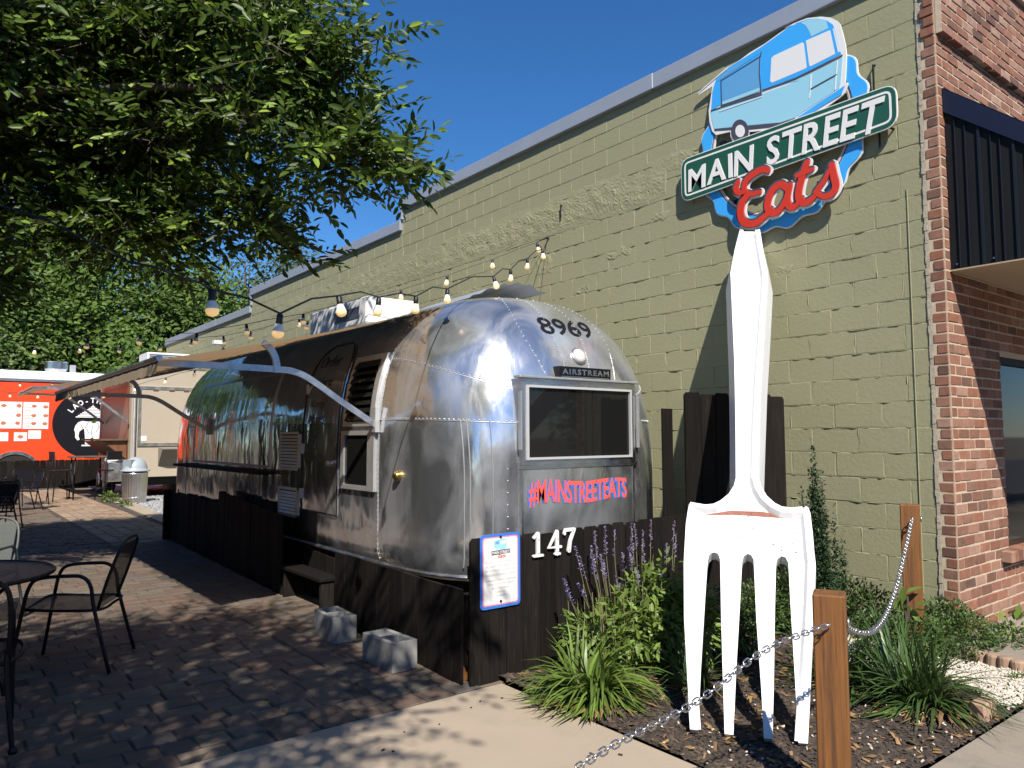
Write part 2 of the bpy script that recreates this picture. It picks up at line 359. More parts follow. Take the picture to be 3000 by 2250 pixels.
def text2d(s, bold=0., shear=0., sp=1.):
    """letters as flat 2-D triangles in a unit box: (verts, faces, bounds)"""
    cu = bpy.data.curves.new('t', 'FONT'); cu.body = s; cu.size = 1; cu.offset = bold; cu.shear = shear; cu.space_character = sp; cu.resolution_u = 3; cu.fill_mode = 'FRONT'
    o = bpy.data.objects.new('t', cu); COL.objects.link(o); dg = bpy.context.evaluated_depsgraph_get(); me = o.evaluated_get(dg).to_mesh()
    v = [(p.co.x, p.co.y) for p in me.vertices]; f = [tuple(p.vertices) for p in me.polygons]; ed = {}
    for q in f:
        for i in range(len(q)):
            k = (q[i], q[(i + 1) % len(q)]); ed[k] = ed.get(k, 0) + 1
    bd = [e for e in ed if (e[1], e[0]) not in ed]
    o.to_mesh_clear(); bpy.data.objects.remove(o); bpy.data.curves.remove(cu)
    xs = [p[0] for p in v]; ys = [p[1] for p in v]
    return v, f, bd, (min(xs), min(ys), max(xs), max(ys))
def letters(mb, s, fn, d0, d1, bold=0., shear=0., sp=1.):
    """text stretched to the unit square; fn(u,v,d) gives the point; letters have thickness d0..d1"""
    v, f, bd, (x0, y0, x1, y1) = text2d(s, bold, shear, sp); n = len(v)
    uv = [((x - x0) / (x1 - x0), (y - y0) / (y1 - y0)) for x, y in v]
    vs = [fn(a, b, d1) for a, b in uv]; fs = list(f)
    if d0 != d1:
        vs += [fn(a, b, d0) for a, b in uv]; fs += [(a, b, b + n, a + n) for a, b in bd]
    mb.add(vs, fs)
# ------------------------------------------------------------------ measured outlines (metres; SIGN in wall coordinates y,z; FORK in its own plane)
SIGN = {
  'van_base': [[2.119,5.008],[2.107,5.026],[1.902,5.097],[1.763,5.145],[1.642,5.152],[1.504,5.187],[1.337,5.206],[1.176,5.243],[1.051,5.261],[1.131,5.264],[1.037,5.268],[0.913,5.258],[0.783,5.213],[0.693,5.163],[0.64,5.111],[0.612,5.064],[0.591,4.971],[0.572,4.865],[0.566,4.784],[0.575,4.671],[0.587,4.542],[0.567,4.533],[0.564,4.517],[0.592,4.454],[0.635,4.431],[0.605,4.441],[0.756,4.39],[0.984,4.343],[1.047,4.32],[1.215,4.344],[1.438,4.402],[1.528,4.424],[1.539,4.377],[1.591,4.341],[1.652,4.341],[1.711,4.387],[1.736,4.448],[1.739,4.496],[1.904,4.517],[1.949,4.571],[1.978,4.677],[1.985,4.789],[1.958,4.906],[1.932,5.023],[2.097,4.996]],
  'lower': [[1.96,4.774],[1.843,4.763],[1.38,4.739],[1.226,4.732],[0.996,4.72],[1.165,4.752],[1.038,4.742],[0.888,4.741],[0.599,4.768],[0.604,4.732],[0.625,4.547],[0.639,4.516],[0.773,4.475],[1.051,4.403],[1.197,4.404],[1.536,4.49],[1.707,4.532],[1.921,4.585],[1.95,4.683]],
  'upper': [[1.952,4.784],[1.93,4.975],[1.904,5.04],[1.884,5.078],[1.759,5.135],[1.552,5.16],[1.357,5.191],[1.176,5.231],[1.082,5.256],[0.991,5.249],[1.021,5.257],[0.913,5.246],[0.809,5.208],[0.734,5.159],[0.676,5.093],[0.662,5.052],[0.62,4.836],[0.61,4.803],[0.773,4.783],[1.038,4.762],[1.148,4.774],[1.068,4.76],[1.37,4.777],[1.838,4.797]],
  'roof': [[0.973,5.242],[0.903,5.238],[0.809,5.207],[0.735,5.159],[0.718,5.076],[0.876,5.072],[0.896,5.136],[0.926,5.195]],
  'pane1': [[1.271,5.039],[1.242,5.051],[0.961,5.055],[0.947,5.038],[0.927,4.813],[0.939,4.806],[1.272,4.804],[1.291,4.823]],
  'pane2': [[0.926,5.056],[0.706,5.053],[0.699,5.044],[0.664,4.825],[0.892,4.806],[0.903,4.818]],
  'pane3': [[0.678,5.055],[0.667,5.054],[0.62,4.826],[0.638,4.828]],
  'hatch': [[1.806,5.028],[1.383,5.092],[1.405,4.814],[1.819,4.827]],
  'hatchlow': [[1.819,4.824],[1.405,4.81],[1.403,4.774],[1.82,4.79]],
  'flap': [[1.877,5.065],[1.753,5.12],[1.472,5.119],[1.399,5.134],[1.816,5.054],[1.871,5.046]],
  'bumper': [[1.031,4.331],[1.029,4.392],[0.588,4.517],[0.621,4.449],[0.772,4.417],[0.947,4.37]],
  'chassis': [[1.922,4.562],[1.921,4.58],[1.707,4.528],[1.536,4.485],[1.198,4.4],[1.052,4.394],[1.059,4.347],[1.206,4.366],[1.529,4.446],[1.708,4.503]],
  'wheel': [[1.532,4.43],[1.535,4.406],[1.543,4.385],[1.554,4.367],[1.57,4.354],[1.588,4.346],[1.608,4.344],[1.63,4.348],[1.651,4.357],[1.671,4.372],[1.689,4.392],[1.704,4.415],[1.715,4.44],[1.721,4.467],[1.723,4.494],[1.72,4.518],[1.712,4.54],[1.7,4.558],[1.684,4.571],[1.665,4.579],[1.644,4.58],[1.623,4.576],[1.602,4.566],[1.582,4.55],[1.564,4.531],[1.55,4.508],[1.54,4.482],[1.533,4.456]],
  'hub': [[1.571,4.446],[1.574,4.428],[1.582,4.414],[1.594,4.404],[1.609,4.401],[1.626,4.403],[1.642,4.411],[1.656,4.425],[1.668,4.442],[1.675,4.461],[1.677,4.481],[1.674,4.498],[1.666,4.513],[1.653,4.522],[1.638,4.526],[1.622,4.523],[1.606,4.515],[1.591,4.501],[1.58,4.484],[1.573,4.465]],
  'lines': [[[1.813,5.04],[1.38,5.102]],[[1.375,5.139],[1.39,5.094],[1.401,4.949],[1.388,4.748]],[[1.827,5.046],[1.828,4.937],[1.827,4.781]],[[1.835,4.771],[1.385,4.732]],[[1.834,4.789],[1.384,4.755]],[[0.893,4.602],[0.659,4.639]],[[1.37,4.77],[1.068,4.752],[1.148,4.76],[1.038,4.75],[0.773,4.771],[0.602,4.787]],[[1.952,4.778],[1.838,4.771]]],
  'wlines': [[[0.89,4.727],[0.899,4.589],[0.914,4.527]],[[0.645,4.754],[0.662,4.632],[0.675,4.515]],[[1.848,4.737],[1.384,4.712]],[[2.106,5.016],[1.903,5.085],[1.756,5.13]]],
  'board': [[0.169,4.349],[0.155,4.313],[0.153,4.0],[0.178,3.951],[0.23,3.934],[1.119,3.945],[2.221,3.911],[2.299,3.947],[2.327,3.995],[2.313,4.322],[2.288,4.364],[2.209,4.38],[1.105,4.368],[0.279,4.39],[0.219,4.383]],
  'main': [[2.232,4.247],[1.474,4.277],[1.474,4.03],[2.219,4.015]],
  'street': [[1.327,4.289],[0.256,4.295],[0.302,4.015],[1.327,4.023]],
  'eats_E1': [[1.308,3.974],[1.36,4.003],[1.45,3.989],[1.535,3.946],[1.562,3.872],[1.514,3.81],[1.399,3.799]],
  'eats_E2': [[1.514,3.81],[1.583,3.751],[1.608,3.653],[1.572,3.558],[1.465,3.519],[1.366,3.552],[1.285,3.604]],
  'eats_E3': [[1.628,3.957],[1.652,3.896],[1.614,3.845],[1.554,3.848]],
  'eats_a1': [[1.125,3.76],[1.177,3.812],[1.256,3.791],[1.309,3.711],[1.319,3.627],[1.271,3.569],[1.192,3.589],[1.128,3.679],[1.091,3.775]],
  'eats_a2': [[1.091,3.782],[1.12,3.677],[1.108,3.596],[1.056,3.577],[0.98,3.627]],
  'eats_t1': [[0.923,3.937],[0.965,3.845],[1.01,3.704],[1.002,3.619],[0.952,3.586],[0.879,3.608],[0.827,3.67]],
  'eats_t2': [[1.024,3.848],[0.873,3.863]],
  'eats_s1': [[0.856,3.657],[0.768,3.736],[0.699,3.858]],
  'eats_s2': [[0.699,3.851],[0.685,3.753],[0.67,3.662],[0.704,3.604],[0.78,3.597],[0.842,3.644]],
}
FORK = {
  'handle_left': [[0.119,4.701],[0.093,4.665],[0.041,4.341],[-0.002,3.99],[-0.0,3.847],[0.005,3.302],[0.01,2.859],[0.007,2.204],[0.0,1.709],[-0.014,1.645],[-0.046,1.581],[-0.094,1.529],[-0.138,1.5],[-0.186,1.492],[-0.23,1.5],[-0.281,1.51]],
  'head_left': [[-0.294,1.49],[-0.301,1.434],[-0.31,1.336],[-0.313,1.178],[-0.315,1.048],[-0.303,0.688],[-0.276,0.324]],
  't1': [[-0.254,0.072],[-0.214,0.072],[-0.203,0.418],[-0.182,0.896],[-0.172,1.088]],
  's1': [[-0.165,1.127],[-0.147,1.15],[-0.127,1.153],[-0.109,1.14],[-0.099,1.102]],
  't2': [[-0.095,0.703],[-0.088,0.342],[-0.082,0.067],[-0.039,0.067],[-0.017,0.434],[0.01,0.808],[0.028,1.087]],
  's2': [[0.038,1.131],[0.06,1.152],[0.082,1.144],[0.095,1.112]],
  't3': [[0.096,0.717],[0.106,0.317],[0.108,0.066],[0.149,0.066],[0.171,0.365],[0.201,0.82],[0.221,1.086]],
  's3': [[0.231,1.124],[0.254,1.145],[0.277,1.137],[0.29,1.1]],
  't4': [[0.284,0.826],[0.277,0.375],[0.271,0.061],[0.314,0.062]],
  'head_right': [[0.366,0.467],[0.414,0.834],[0.441,1.087],[0.44,1.163],[0.443,1.312],[0.442,1.441],[0.434,1.481],[0.422,1.495]],
  'handle_right': [[0.393,1.488],[0.331,1.478],[0.278,1.484],[0.238,1.51],[0.194,1.565],[0.164,1.637],[0.15,1.718],[0.176,2.202],[0.207,2.647],[0.243,3.061],[0.307,3.85],[0.311,3.92],[0.291,4.271],[0.274,4.629],[0.255,4.681]],
  'stain': [[-0.198,1.433],[-0.112,1.451],[-0.034,1.469],[0.06,1.467],[0.156,1.467],[0.247,1.448],[0.347,1.417],[0.266,1.422],[0.176,1.427],[0.059,1.434],[-0.026,1.437],[-0.112,1.433]],
  'frame': [[-2.8,-0.17,0.0],[0.5798,-0.8147,0.0],[0.5483,0.3902,0.7396],[-0.6026,-0.4289,0.673]],
}
BULBS = {
  'A': [[-0.31,4.36,3.9],[-0.32,4.25,3.8],[-0.77,3.98,3.57],[-1.34,3.56,3.29],[-1.95,3.04,3.05],[-2.77,2.57,2.76],[-3.38,2.04,2.55],[-3.8,1.8,2.46],[-4.26,1.41,2.36],[-4.72,1.09,2.17],[-5.08,0.98,2.23]],
  'B': [[-0.61,4.86,3.75],[-1.1,5.13,3.53],[-1.64,5.32,3.32],[-2.71,5.68,2.97],[-3.32,5.79,2.81],[-3.69,6.35,2.74],[-4.17,6.85,2.74],[-4.61,7.45,2.72]],
  'C': [[-1.67,7.64,3.33],[-1.75,7.84,3.24],[-1.85,7.91,3.27],[-2.37,8.46,3.11],[-2.62,8.91,3.07],[-2.96,9.31,3.04],[-3.3,9.83,3.0],[-3.7,10.53,3.01],[-4.18,11.15,3.03],[-4.74,11.6,3.01]],
  'D': [[-2.43,11.09,2.72],[-2.57,12.48,2.67],[-2.8,13.94,2.59],[-3.1,15.45,2.52],[-3.51,17.04,2.55],[-3.97,18.67,2.62],[-4.43,20.3,2.7]],
  'E': [[-2.81,19.01,2.94],[-3.43,20.76,3.03],[-4.04,22.5,3.11]],
  'hook': [-0.03,4.49,4.03],
  'knot': [[-4.87,0.94,2.28],[-5.24,0.85,2.24],[-5.42,0.99,2.31]],
}
# ------------------------------------------------------------------ ground and paving
def poly_sheet(name, pts, z, mat, thick=.0, parent=None):
    mb = MB(); n = len(pts)
    if thick: mb.prism(pts, lambda a, b, d: (a, b, d), z - thick, z)
    else: mb.add([(x, y, z) for x, y in pts], [tuple(range(n))])
    return mb.build(name, mat, parent)
g_ = struct(poly_sheet('ground', [(-400, -400), (400, -400), (400, 400), (-400, 400)], -.15, m_dirt))
st_ = struct(poly_sheet('street', [(-60, -16), (60, -16), (60, -5.2), (-60, -5.2)], -.125, m_asph, .02))
struct(poly_sheet('kerb', [(-60, -5.2), (60, -5.2), (60, -5.0), (-60, -5.0)], .0, m_walk, .2))
walk = struct(MB().build('sidewalk', m_walk))
def slab(lo, hi, z, mat, name='slab', parent=walk, t=.12):
    mb = MB(); mb.bevbox((lo[0], lo[1], z - t), (hi[0], hi[1], z), .006); return mb.build(name, mat, parent)
xs = [-18.3 + 1.5 * i for i in range(18)]
for a, b in zip(xs[:-1], xs[1:]): slab((a + .004, -2.35), (b - .004, -.835), -.004, m_walk)
for a, b in zip(xs[:-1], xs[1:]): slab((a + .004, -4.99), (b - .004, -2.36), -.004, m_walk)
slab((-.40, -.828), (6.5, -.115), .09, m_walk, t=.3)
cpath = struct(MB().build('concrete_path', m_conc))
slab((-13, -.83), (-3.125, 1.385), 0, m_conc, 'slab', cpath)
# painted litter specks on the path: small bits of bark
mb = MB()
for _ in range(26):
    x = random.uniform(-4.9, -3.2); y = random.uniform(-.5, 1.2); r = random.uniform(.004, .011)
    mb.box((x - r, y - r * .6, .0), (x + r, y + r * .6, .006), rot=Matrix.Rotation(random.random() * 3, 3, 'Z'))
stuff(tag(mb.build('bark_litter', m_mulchbase), 'scattered bits of bark on the tan concrete path', 'litter'))

# patio of tumbled pavers
patio = struct(poly_sheet('patio', [(-14, 1.39), (-2.4, 1.39), (-2.4, 27), (-14, 27)], -.007, m_sand, .1))
def paver_variants(name, lx, ly, mat, n=5):
    out = []
    for _ in range(n):
        mb = MB(); mb.bevbox((-lx / 2, -ly / 2, -.05), (lx / 2, ly / 2, 0), .006, jit=.002); me = mb.mesh(name, mat); out.append(me)
    return out
pv_mesh = {L: paver_variants('paver', L - .008, .168 - .008, m_paver) for L in (.168, .21, .25)}
pv_bord = paver_variants('paver', .188, .188, m_paver); pv_light = paver_variants('paver', .186, .186, m_paverl)
cells = []
y = 1.39
while y < 24:
    x = -3.86 - random.uniform(0, .12)
    cells_row = []
    lim = -6.4 if y < 8 else -7.0
    while x > lim:
        L = random.choice((.168, .21, .25, .25)); x -= L
        cells.append((x + L / 2, y + .084, random.uniform(-.006, .004), L, 'm'))
    y += .168
y = 1.40
while y < 24:
    for i in range(4 if y < 9.9 else 6):
        xb = -3.76 + .196 * i
        if xb < -2.7: cells.append((xb, y + .098, random.uniform(-.005, .004), .196, 'b' if y < 9.7 else 'l'))
    y += .196
cells.sort(key=lambda c: (c[0] + 5.0) ** 2 * .5 + (c[1] - 0.2) ** 2 if c[0] > -5.7 else 1e9 + c[1])
rest = MB(); restl = MB()
for i, (x, y, z, L, kd) in enumerate(cells):
    me = random.choice(pv_mesh[L] if kd == 'm' else (pv_bord if kd == 'b' else pv_light))
    if i < 300:
        o = link('paver', me, patio); o.location = (x, y, z); o.rotation_euler = (random.uniform(-.012, .012), random.uniform(-.012, .012), random.uniform(-.02, .02) + (math.pi if random.random() < .5 else 0))
    else:
        tgt = restl if kd == 'l' else rest; p = random.random()
        src = [v.co for v in me.vertices]
        tgt.add([(v.x + x, v.y + y, v.z + z) for v in src], [tuple(q.vertices) for q in me.polygons], p)
stuff(rest.build('pavers', m_paver, patio, recalc=False)); stuff(restl.build('pale_border_pavers', m_paverl, patio, recalc=False))
# pale concrete kerb strip and grey gravel beyond the trailer's end
struct(poly_sheet('kerb_strip', [(-2.66, 9.98), (-2.42, 9.98), (-1.98, 19.6), (-2.36, 19.6)], .012, m_conc, .1))
struct(poly_sheet('gravel_bed', [(-2.42, 9.9), (0, 9.9), (0, 26), (-1.7, 26), (-1.98, 19.6)], -.03, m_grav, .05))
def chips(name, mat, region, n, size, z, flat=.4, pvs=True):
    """many small angular chips as one mesh; region() -> (x,y)"""
    base = np.array([(-1, -.6, 0), (1, -.7, 0), (.9, .6, 0), (-.8, .7, 0), (-.5, -.3, 1), (.6, -.3, .9), (.4, .4, 1), (-.5, .35, .8)])
    fc = np.array([(0, 1, 5, 4), (1, 2, 6, 5), (2, 3, 7, 6), (3, 0, 4, 7), (4, 5, 6, 7)])
    V = []; F = []; PV = []
    for i in range(n):
        x, y = region(); s = random.uniform(*size); a = random.random() * 6.28; c, sn = math.cos(a), math.sin(a); b = base * (s, s * random.uniform(.35, 1), s * flat * random.uniform(.6, 1.3)) + rng.normal(0, s * .08, (8, 3))
        tx = random.uniform(-.5, .5); b[:, 2] += b[:, 0] * tx
        V.append(np.stack([b[:, 0] * c - b[:, 1] * sn + x, b[:, 0] * sn + b[:, 1] * c + y, b[:, 2] + z(x, y)], 1)); F.append(fc + 8 * i); PV += [random.random()] * 5
    return link(name, npmesh(name, np.concatenate(V), np.concatenate(F), mat, PV))
def in_poly(P):
    xs = [p[0] for p in P]; ys = [p[1] for p in P]
    def f():
        while True:
            x = random.uniform(min(xs), max(xs)); y = random.uniform(min(ys), max(ys)); c = False
            for i in range(len(P)):
                (x1, y1), (x2, y2) = P[i - 1], P[i]
                if (y1 > y) != (y2 > y) and x < (x2 - x1) * (y - y1) / (y2 - y1) + x1: c = not c
            if c: return x, y
    return f
tag(stuff(chips('gravel', m_grav, in_poly([(-2.45, 9.95), (-.3, 9.95), (-.3, 20), (-1.95, 19.6)]), 5200, (.015, .035), lambda x, y: -.01)), 'grey gravel between the patio kerb and the trailers', 'gravel')

# planting bed
def bedz(x, y): return .012 + .03 * noise.noise((x * 2.1, y * 2.1, 3)) + .012 * noise.noise((x * 9, y * 9, 1))
def heightgrid(x0, x1, y0, y1, st, zf):
    nx = int((x1 - x0) / st) + 1; ny = int((y1 - y0) / st) + 1; mb = MB(); vs = []
    for j in range(ny):
        for i in range(nx):
            x = x0 + (x1 - x0) * i / (nx - 1); y = y0 + (y1 - y0) * j / (ny - 1); vs.append((x, y, zf(x, y)))
    mb.add(vs, [(j * nx + i, j * nx + i + 1, (j + 1) * nx + i + 1, (j + 1) * nx + i) for j in range(ny - 1) for i in range(nx - 1)]); return mb
struct(heightgrid(-3.12, -.44, -.83, 1.45, .05, bedz).build('planting_bed', m_mulchbase, smooth=True))
struct(heightgrid(-.45, -.0, -.13, 1.45, .05, lambda x, y: bedz(x, y) + .02).build('planting_bed', m_mulchbase, smooth=True))
struct(heightgrid(-3.4, -.0, 1.45, 9.95, .2, lambda x, y: -.01 + .02 * noise.noise((x * 3, y * 3, 5))).build('bare_soil', m_dirt, smooth=True))
def bedreg():
    while True:
        x = random.uniform(-3.12, -.46); y = random.uniform(-.83, 1.4)
        if not (x > -1.35 and y < .35 and random.random() < .85): return x, y
tag(stuff(chips('mulch', m_mulch, bedreg, 15000, (.007, .024), lambda x, y: bedz(x, y) + .002, flat=.25)), 'dark bark mulch covering the bed under the giant fork', 'mulch')
tag(stuff(chips('fallen_leaves', m_dry, bedreg, 420, (.012, .03), lambda x, y: bedz(x, y) + .012, flat=.12)), 'dry brown leaves lying on the bark mulch', 'leaf litter')
pebp = [(-1.22, -.82), (-.46, -.82), (-.42, -.3), (-.22, .22), (-.3, .52), (-.75, .62), (-1.15, .3), (-.85, -.3)]
tag(stuff(chips('pebbles', m_peb, in_poly(pebp), 7000, (.006, .013), lambda x, y: bedz(x, y) + .01 + random.random() * .012, flat=.7)), 'white pebbles between the scalloped edging and the grass clumps', 'pebbles')
tag(stuff(chips('stray_pebbles', m_peb, lambda: (random.uniform(-3.1, -1.3), random.uniform(-.83, .3)), 170, (.005, .010), lambda x, y: bedz(x, y) + .014, flat=.7)), 'single white pebbles strewn over the dark mulch', 'pebbles')

# ------------------------------------------------------------------ green block building
bld = thing('block_building', 'long olive green painted block building with grey metal coping stepping down', 'building', (0, 4, 0))
SEG = [(.02, 8.17, 5.30), (8.17, 15.4, 4.96), (15.4, 23.48, 4.55)]
mb = MB()
for y0, y1, zt in SEG: mb.box((-.0018, y0, -.1), (8, y1 - .0 if y1 > 20 else y1, zt + .02))
wallo = mb.build('wall', m_wall, bld)
BL, BH = .406, .203
blk = []
for y0, y1, zt in SEG:
    k = 0
    while k * BH < zt - .02:
        z0 = k * BH; z1 = min(z0 + BH, zt); off = (.5 * BL if k % 2 else 0); i = math.floor((y0 - off) / BL)
        while True:
            a = max(off + i * BL, y0); b = min(off + (i + 1) * BL, y1); i += 1
            if a >= y1 - .01: break
            if b - a < .03: continue
            blk.append((a, b, z0, z1))
        k += 1
def blockmb(mb, a, b, z0, z1):
    g = .0022; d = random.uniform(-.0016, .0020); top = z0 > 4.55
    r = .0018 if not top else .0006
    mb.bevbox((-.004 + d * .6, a + g, z0 + g), (.05, b - g, z1 - g), .005, jit=r)
blk.sort(key=lambda q: (q[0] + 2.0) ** 2 * .55 + (q[2] - 2.2) ** 2)
rest = MB()
for i, q in enumerate(blk):
    if i < 300:
        mb = MB(); blockmb(mb, *q); mb.build('block', m_wall, bld)
    else: blockmb(rest, *q)
stuff(rest.build('blocks', m_wall, bld))
# squeezed-out mortar, painted over: uneven ridges along the joints
mb = MB()
def ridge(p0, p1, axis, st, seed, amp=1.):
    n = max(2, int(abs(p1 - p0[0 if axis == 'y' else 1]) / st)); vs = []
    for i in range(n + 1):
        t = i / n
        if axis == 'y': y = p0[0] + (p1 - p0[0]) * t; z = p0[1]
        else: y = p0[0]; z = p0[1] + (p1 - p0[1]) * t
        q = noise.noise((y * 11 + seed, z * 11, seed)); q2 = noise.noise((y * 31, z * 31, seed + 5))
        h = .0015 + amp * max(-.004, .0125 * q + .006 * q2); w = .006 + .004 * noise.noise((y * 17, z * 17, seed + 9))
        dz = .004 * noise.noise((y * 23, z * 9, seed + 2))
        if axis == 'y': vs += [(.006, y, z + w + dz), (-h - .002, y, z + dz), (.006, y, z - w + dz)]
        else: vs += [(.006, y + w + dz, z), (-h - .002, y + dz, z), (.006, y - w + dz, z)]
    mb.add(vs, [(3 * i + j, 3 * i + 3 + j, 3 * i + 4 + j, 3 * i + 1 + j) for i in range(n) for j in (0, 1)])
for y0, y1, zt in SEG:
    k = 1
    while k * BH < zt:
        ridge((y0, k * BH), y1, 'y', .03 if y0 < 8 else .07, k * 1.7, 1.0 if k * BH < 4.6 else .15); k += 1
for a, b, z0, z1 in blk:
    if a < 13: ridge((a, z0 + .005), z1 - .005, 'z', .035, a * 3 + z0, .8 if z0 < 4.5 else .12)
stuff(mb.build('mortar', m_wall, bld))
# parged rough band
mb = MB(); ny, nz_ = 640, 26; vs = []
for j in range(nz_):
    for i in range(ny):
        y = 1.1 + 12.3 * i / (ny - 1); t = j / (nz_ - 1); lo = 4.06 + .10 * noise.noise((y * 1.4, 0, 0)) + .05 * noise.noise((y * 6, 3, 0)) + (.22 if y < 2.6 else 0); hi = 4.54 + .03 * noise.noise((y * 2, 9, 0)) + .015 * noise.noise((y * 9, 9, 4))
        z = lo + (hi - lo) * t; e = min(t, 1 - t) * 2; yy = min(1, (y - 1.1) * 2, (13.4 - y) * 2)
        mk = max(.12, min(1, .75 + 1.1 * noise.noise((y * .9, z * 2.5, 11)))); h = mk * (.007 * noise.noise((y * 7, z * 9, 2)) + .008 * abs(noise.noise((y * 19, z * 24, 4))) + .003 * noise.noise((y * 45, z * 60, 7)) + .004)
        vs.append((-max(-.004, h) * min(1, e * 2.2) * max(0, yy) - .001 * e - (-.006 if e < .02 else .004), y, z))
mb.add(vs, [(j * ny + i, j * ny + i + 1, (j + 1) * ny + i + 1, (j + 1) * ny + i) for j in range(nz_ - 1) for i in range(ny - 1)])
mb.build('parged_band', m_rough, bld)
# other small patches of smeared plaster
for (y, z, w, h) in ((4.6, 3.72, .5, .34), (3.3, 3.62, .5, .12), (6.2, 3.6, .7, .2), (1.25, 3.05, .16, .12), (2.7, 3.9, .3, .1), (.5, 4.3, .5, .16), (9.2, 3.6, .9, .3), (3.9, 3.3, .35, .1)):
    mb = MB(); n1, n2 = 24, 12; vs = []
    for j in range(n2):
        for i in range(n1):
            u = i / (n1 - 1); v = j / (n2 - 1); e = min(u, 1 - u, v, 1 - v) * 4; yy = y + w * (u - .5) + .06 * noise.noise((v * 5, y, 2)); zz = z + h * (v - .5) + .05 * noise.noise((u * 6, z, 5))
            vs.append((-min(1, e) * (.005 + .011 * abs(noise.noise((yy * 17, zz * 17, 8)))) + (.005 if e < .02 else 0), yy, zz))
    mb.add(vs, [(j * n1 + i, j * n1 + i + 1, (j + 1) * n1 + i + 1, (j + 1) * n1 + i) for j in range(n2 - 1) for i in range(n1 - 1)]); mb.build('plaster_patch', m_rough, bld)
# coping
for y0, y1, zt in SEG:
    n = max(2, round((y1 - y0) / 3.0))
    for i in range(n):
        a = y0 + (y1 - y0) * i / n; b = y0 + (y1 - y0) * (i + 1) / n; s = .004 * (i % 2)
        mb = MB(); mb.bevbox((-.055 - s, a - (.03 if i else 0), zt - .005), (.40, b, zt + .165 + s), .006); mb.build('coping', m_coping, bld)
mb = MB()
mb.bevbox((-.05, 8.12, 4.96 + .17), (.30, 8.172, 5.296), .004); mb.bevbox((-.05, 15.35, 4.55 + .17), (.30, 15.402, 4.955), .004); mb.build('coping', m_coping, bld)
# anchors left in the wall
for (y, z, L) in ((4.23, 4.40, .16), (.36, 4.62, .36), (.33, 4.2, .3), (.125 + .1, 4.03, .05)):
    mb = MB(); mb.tube([(.01, y, z), (-.035, y, z - .005), (-.028, y + .004, z - L)] if L > .1 else [(.01, y, z), (-.06, y + .01, z + .005)], .009, 6); mb.build('iron_anchor', m_iron, bld)
mb = MB(); mb.tube([(-.008, .145, 3.52), (-.010, .142, 2.2), (-.008, .143, .35)], .0045, 5); mb.build('conduit', m_wall, bld)
mb = MB()
for z in np.arange(0, 5.3, .05):
    mb.box((-.010 - random.random() * .006, -.002, z), (.02, .020 + random.random() * .008, z + .053))
mb.build('caulk_seam', M('caulk', (.36, .32, .25), .9, var=.2, vscale=30, bump=.7, bscale=70, bdist=.006), bld)

# ------------------------------------------------------------------ brick shop front
fr = thing('brick_storefront', 'red brick shop front at the corner under a black sloping canopy', 'building', (1, .5, 0))
mb = MB(); mb.box((-.008, .0045, -.1), (.97, .116, 6.6)); mb.box((.97, .0045, -.1), (6.5, .15, .57)); mb.box((.97, .0045, 2.22), (6.5, .15, 6.6)); mb.box((-.008, -.044, 4.682), (3.5, .0, 6.6)); mb.build('mortar_backing', m_mortar, fr)
CH = .0806; bricks = []
for k in range(82):
    z0 = k * CH; off = .5 if k % 2 else 0; proud = -.05 if z0 > 4.64 else 0.
    for side_a, side_b in (((.012, .092) if k % 2 else (.012, .118)),): bricks.append(('s', side_a, side_b, z0, proud))
    x = -.012 + (.1 if k % 2 else .2) * 0; first = True
    while x < (2.5 if z0 < 2.9 or z0 > 3.5 else .2):
        w = (.1 if (k % 2 and first) else .2); first = False
        if not (x > .93 and .56 < z0 < 2.2): bricks.append(('f', x, min(x + w, .98) if .56 < z0 < 2.2 else x + w, z0, proud))
        x += w
def brickmb(mb, b, pv=0.):
    kd, a, c, z0, pr = b; g = .0068; j = .0018
    if kd == 'f': mb.bevbox((a + g, pr + random.uniform(-.003, .002), z0 + g), (c - g, .10, z0 + CH - g), .003, pv, j)
    else: mb.bevbox((-.0125 + pr * .25 + random.uniform(-.003, .002), a + .001, z0 + g), (.09, c - g, z0 + CH - g), .003, pv, j)
bricks.sort(key=lambda b: (b[1] if b[0] == 'f' else 0) * 1.6 + abs(b[3] - 1.6) * .35)
rest = MB()
for i, b in enumerate(bricks):
    if i < 300:
        mb = MB(); brickmb(mb, b); mb.build('brick', m_brick, fr)
    else: brickmb(rest, b, random.random())
stuff(rest.build('bricks', m_brick, fr))
mb = MB(); mb.bevbox((-.02, -.09, 5.52), (3.2, -.052, 5.60), .004); mb.build('stone_ledge', m_mortar, fr)
win = MB(); win.box((.985, .06, .60), (4.4, .066, 2.24)); wo_ = win.build('window', m_glass, fr)
mb = MB(); mb.box((.98, .03, 2.16), (4.4, .058, 2.235)); mb.box((.98, .03, .60), (1.02, .058, 2.16)); mb.build('frame', m_black, wo_)
for i in range(26):
    mb = MB(); x = .80 + .083 * i; mb.bevbox((x + .005, -.075, .535), (x + .078, .10, .625), .004, jit=.002); mb.build('sill_brick', m_brick, fr)
fr.location.y -= .12
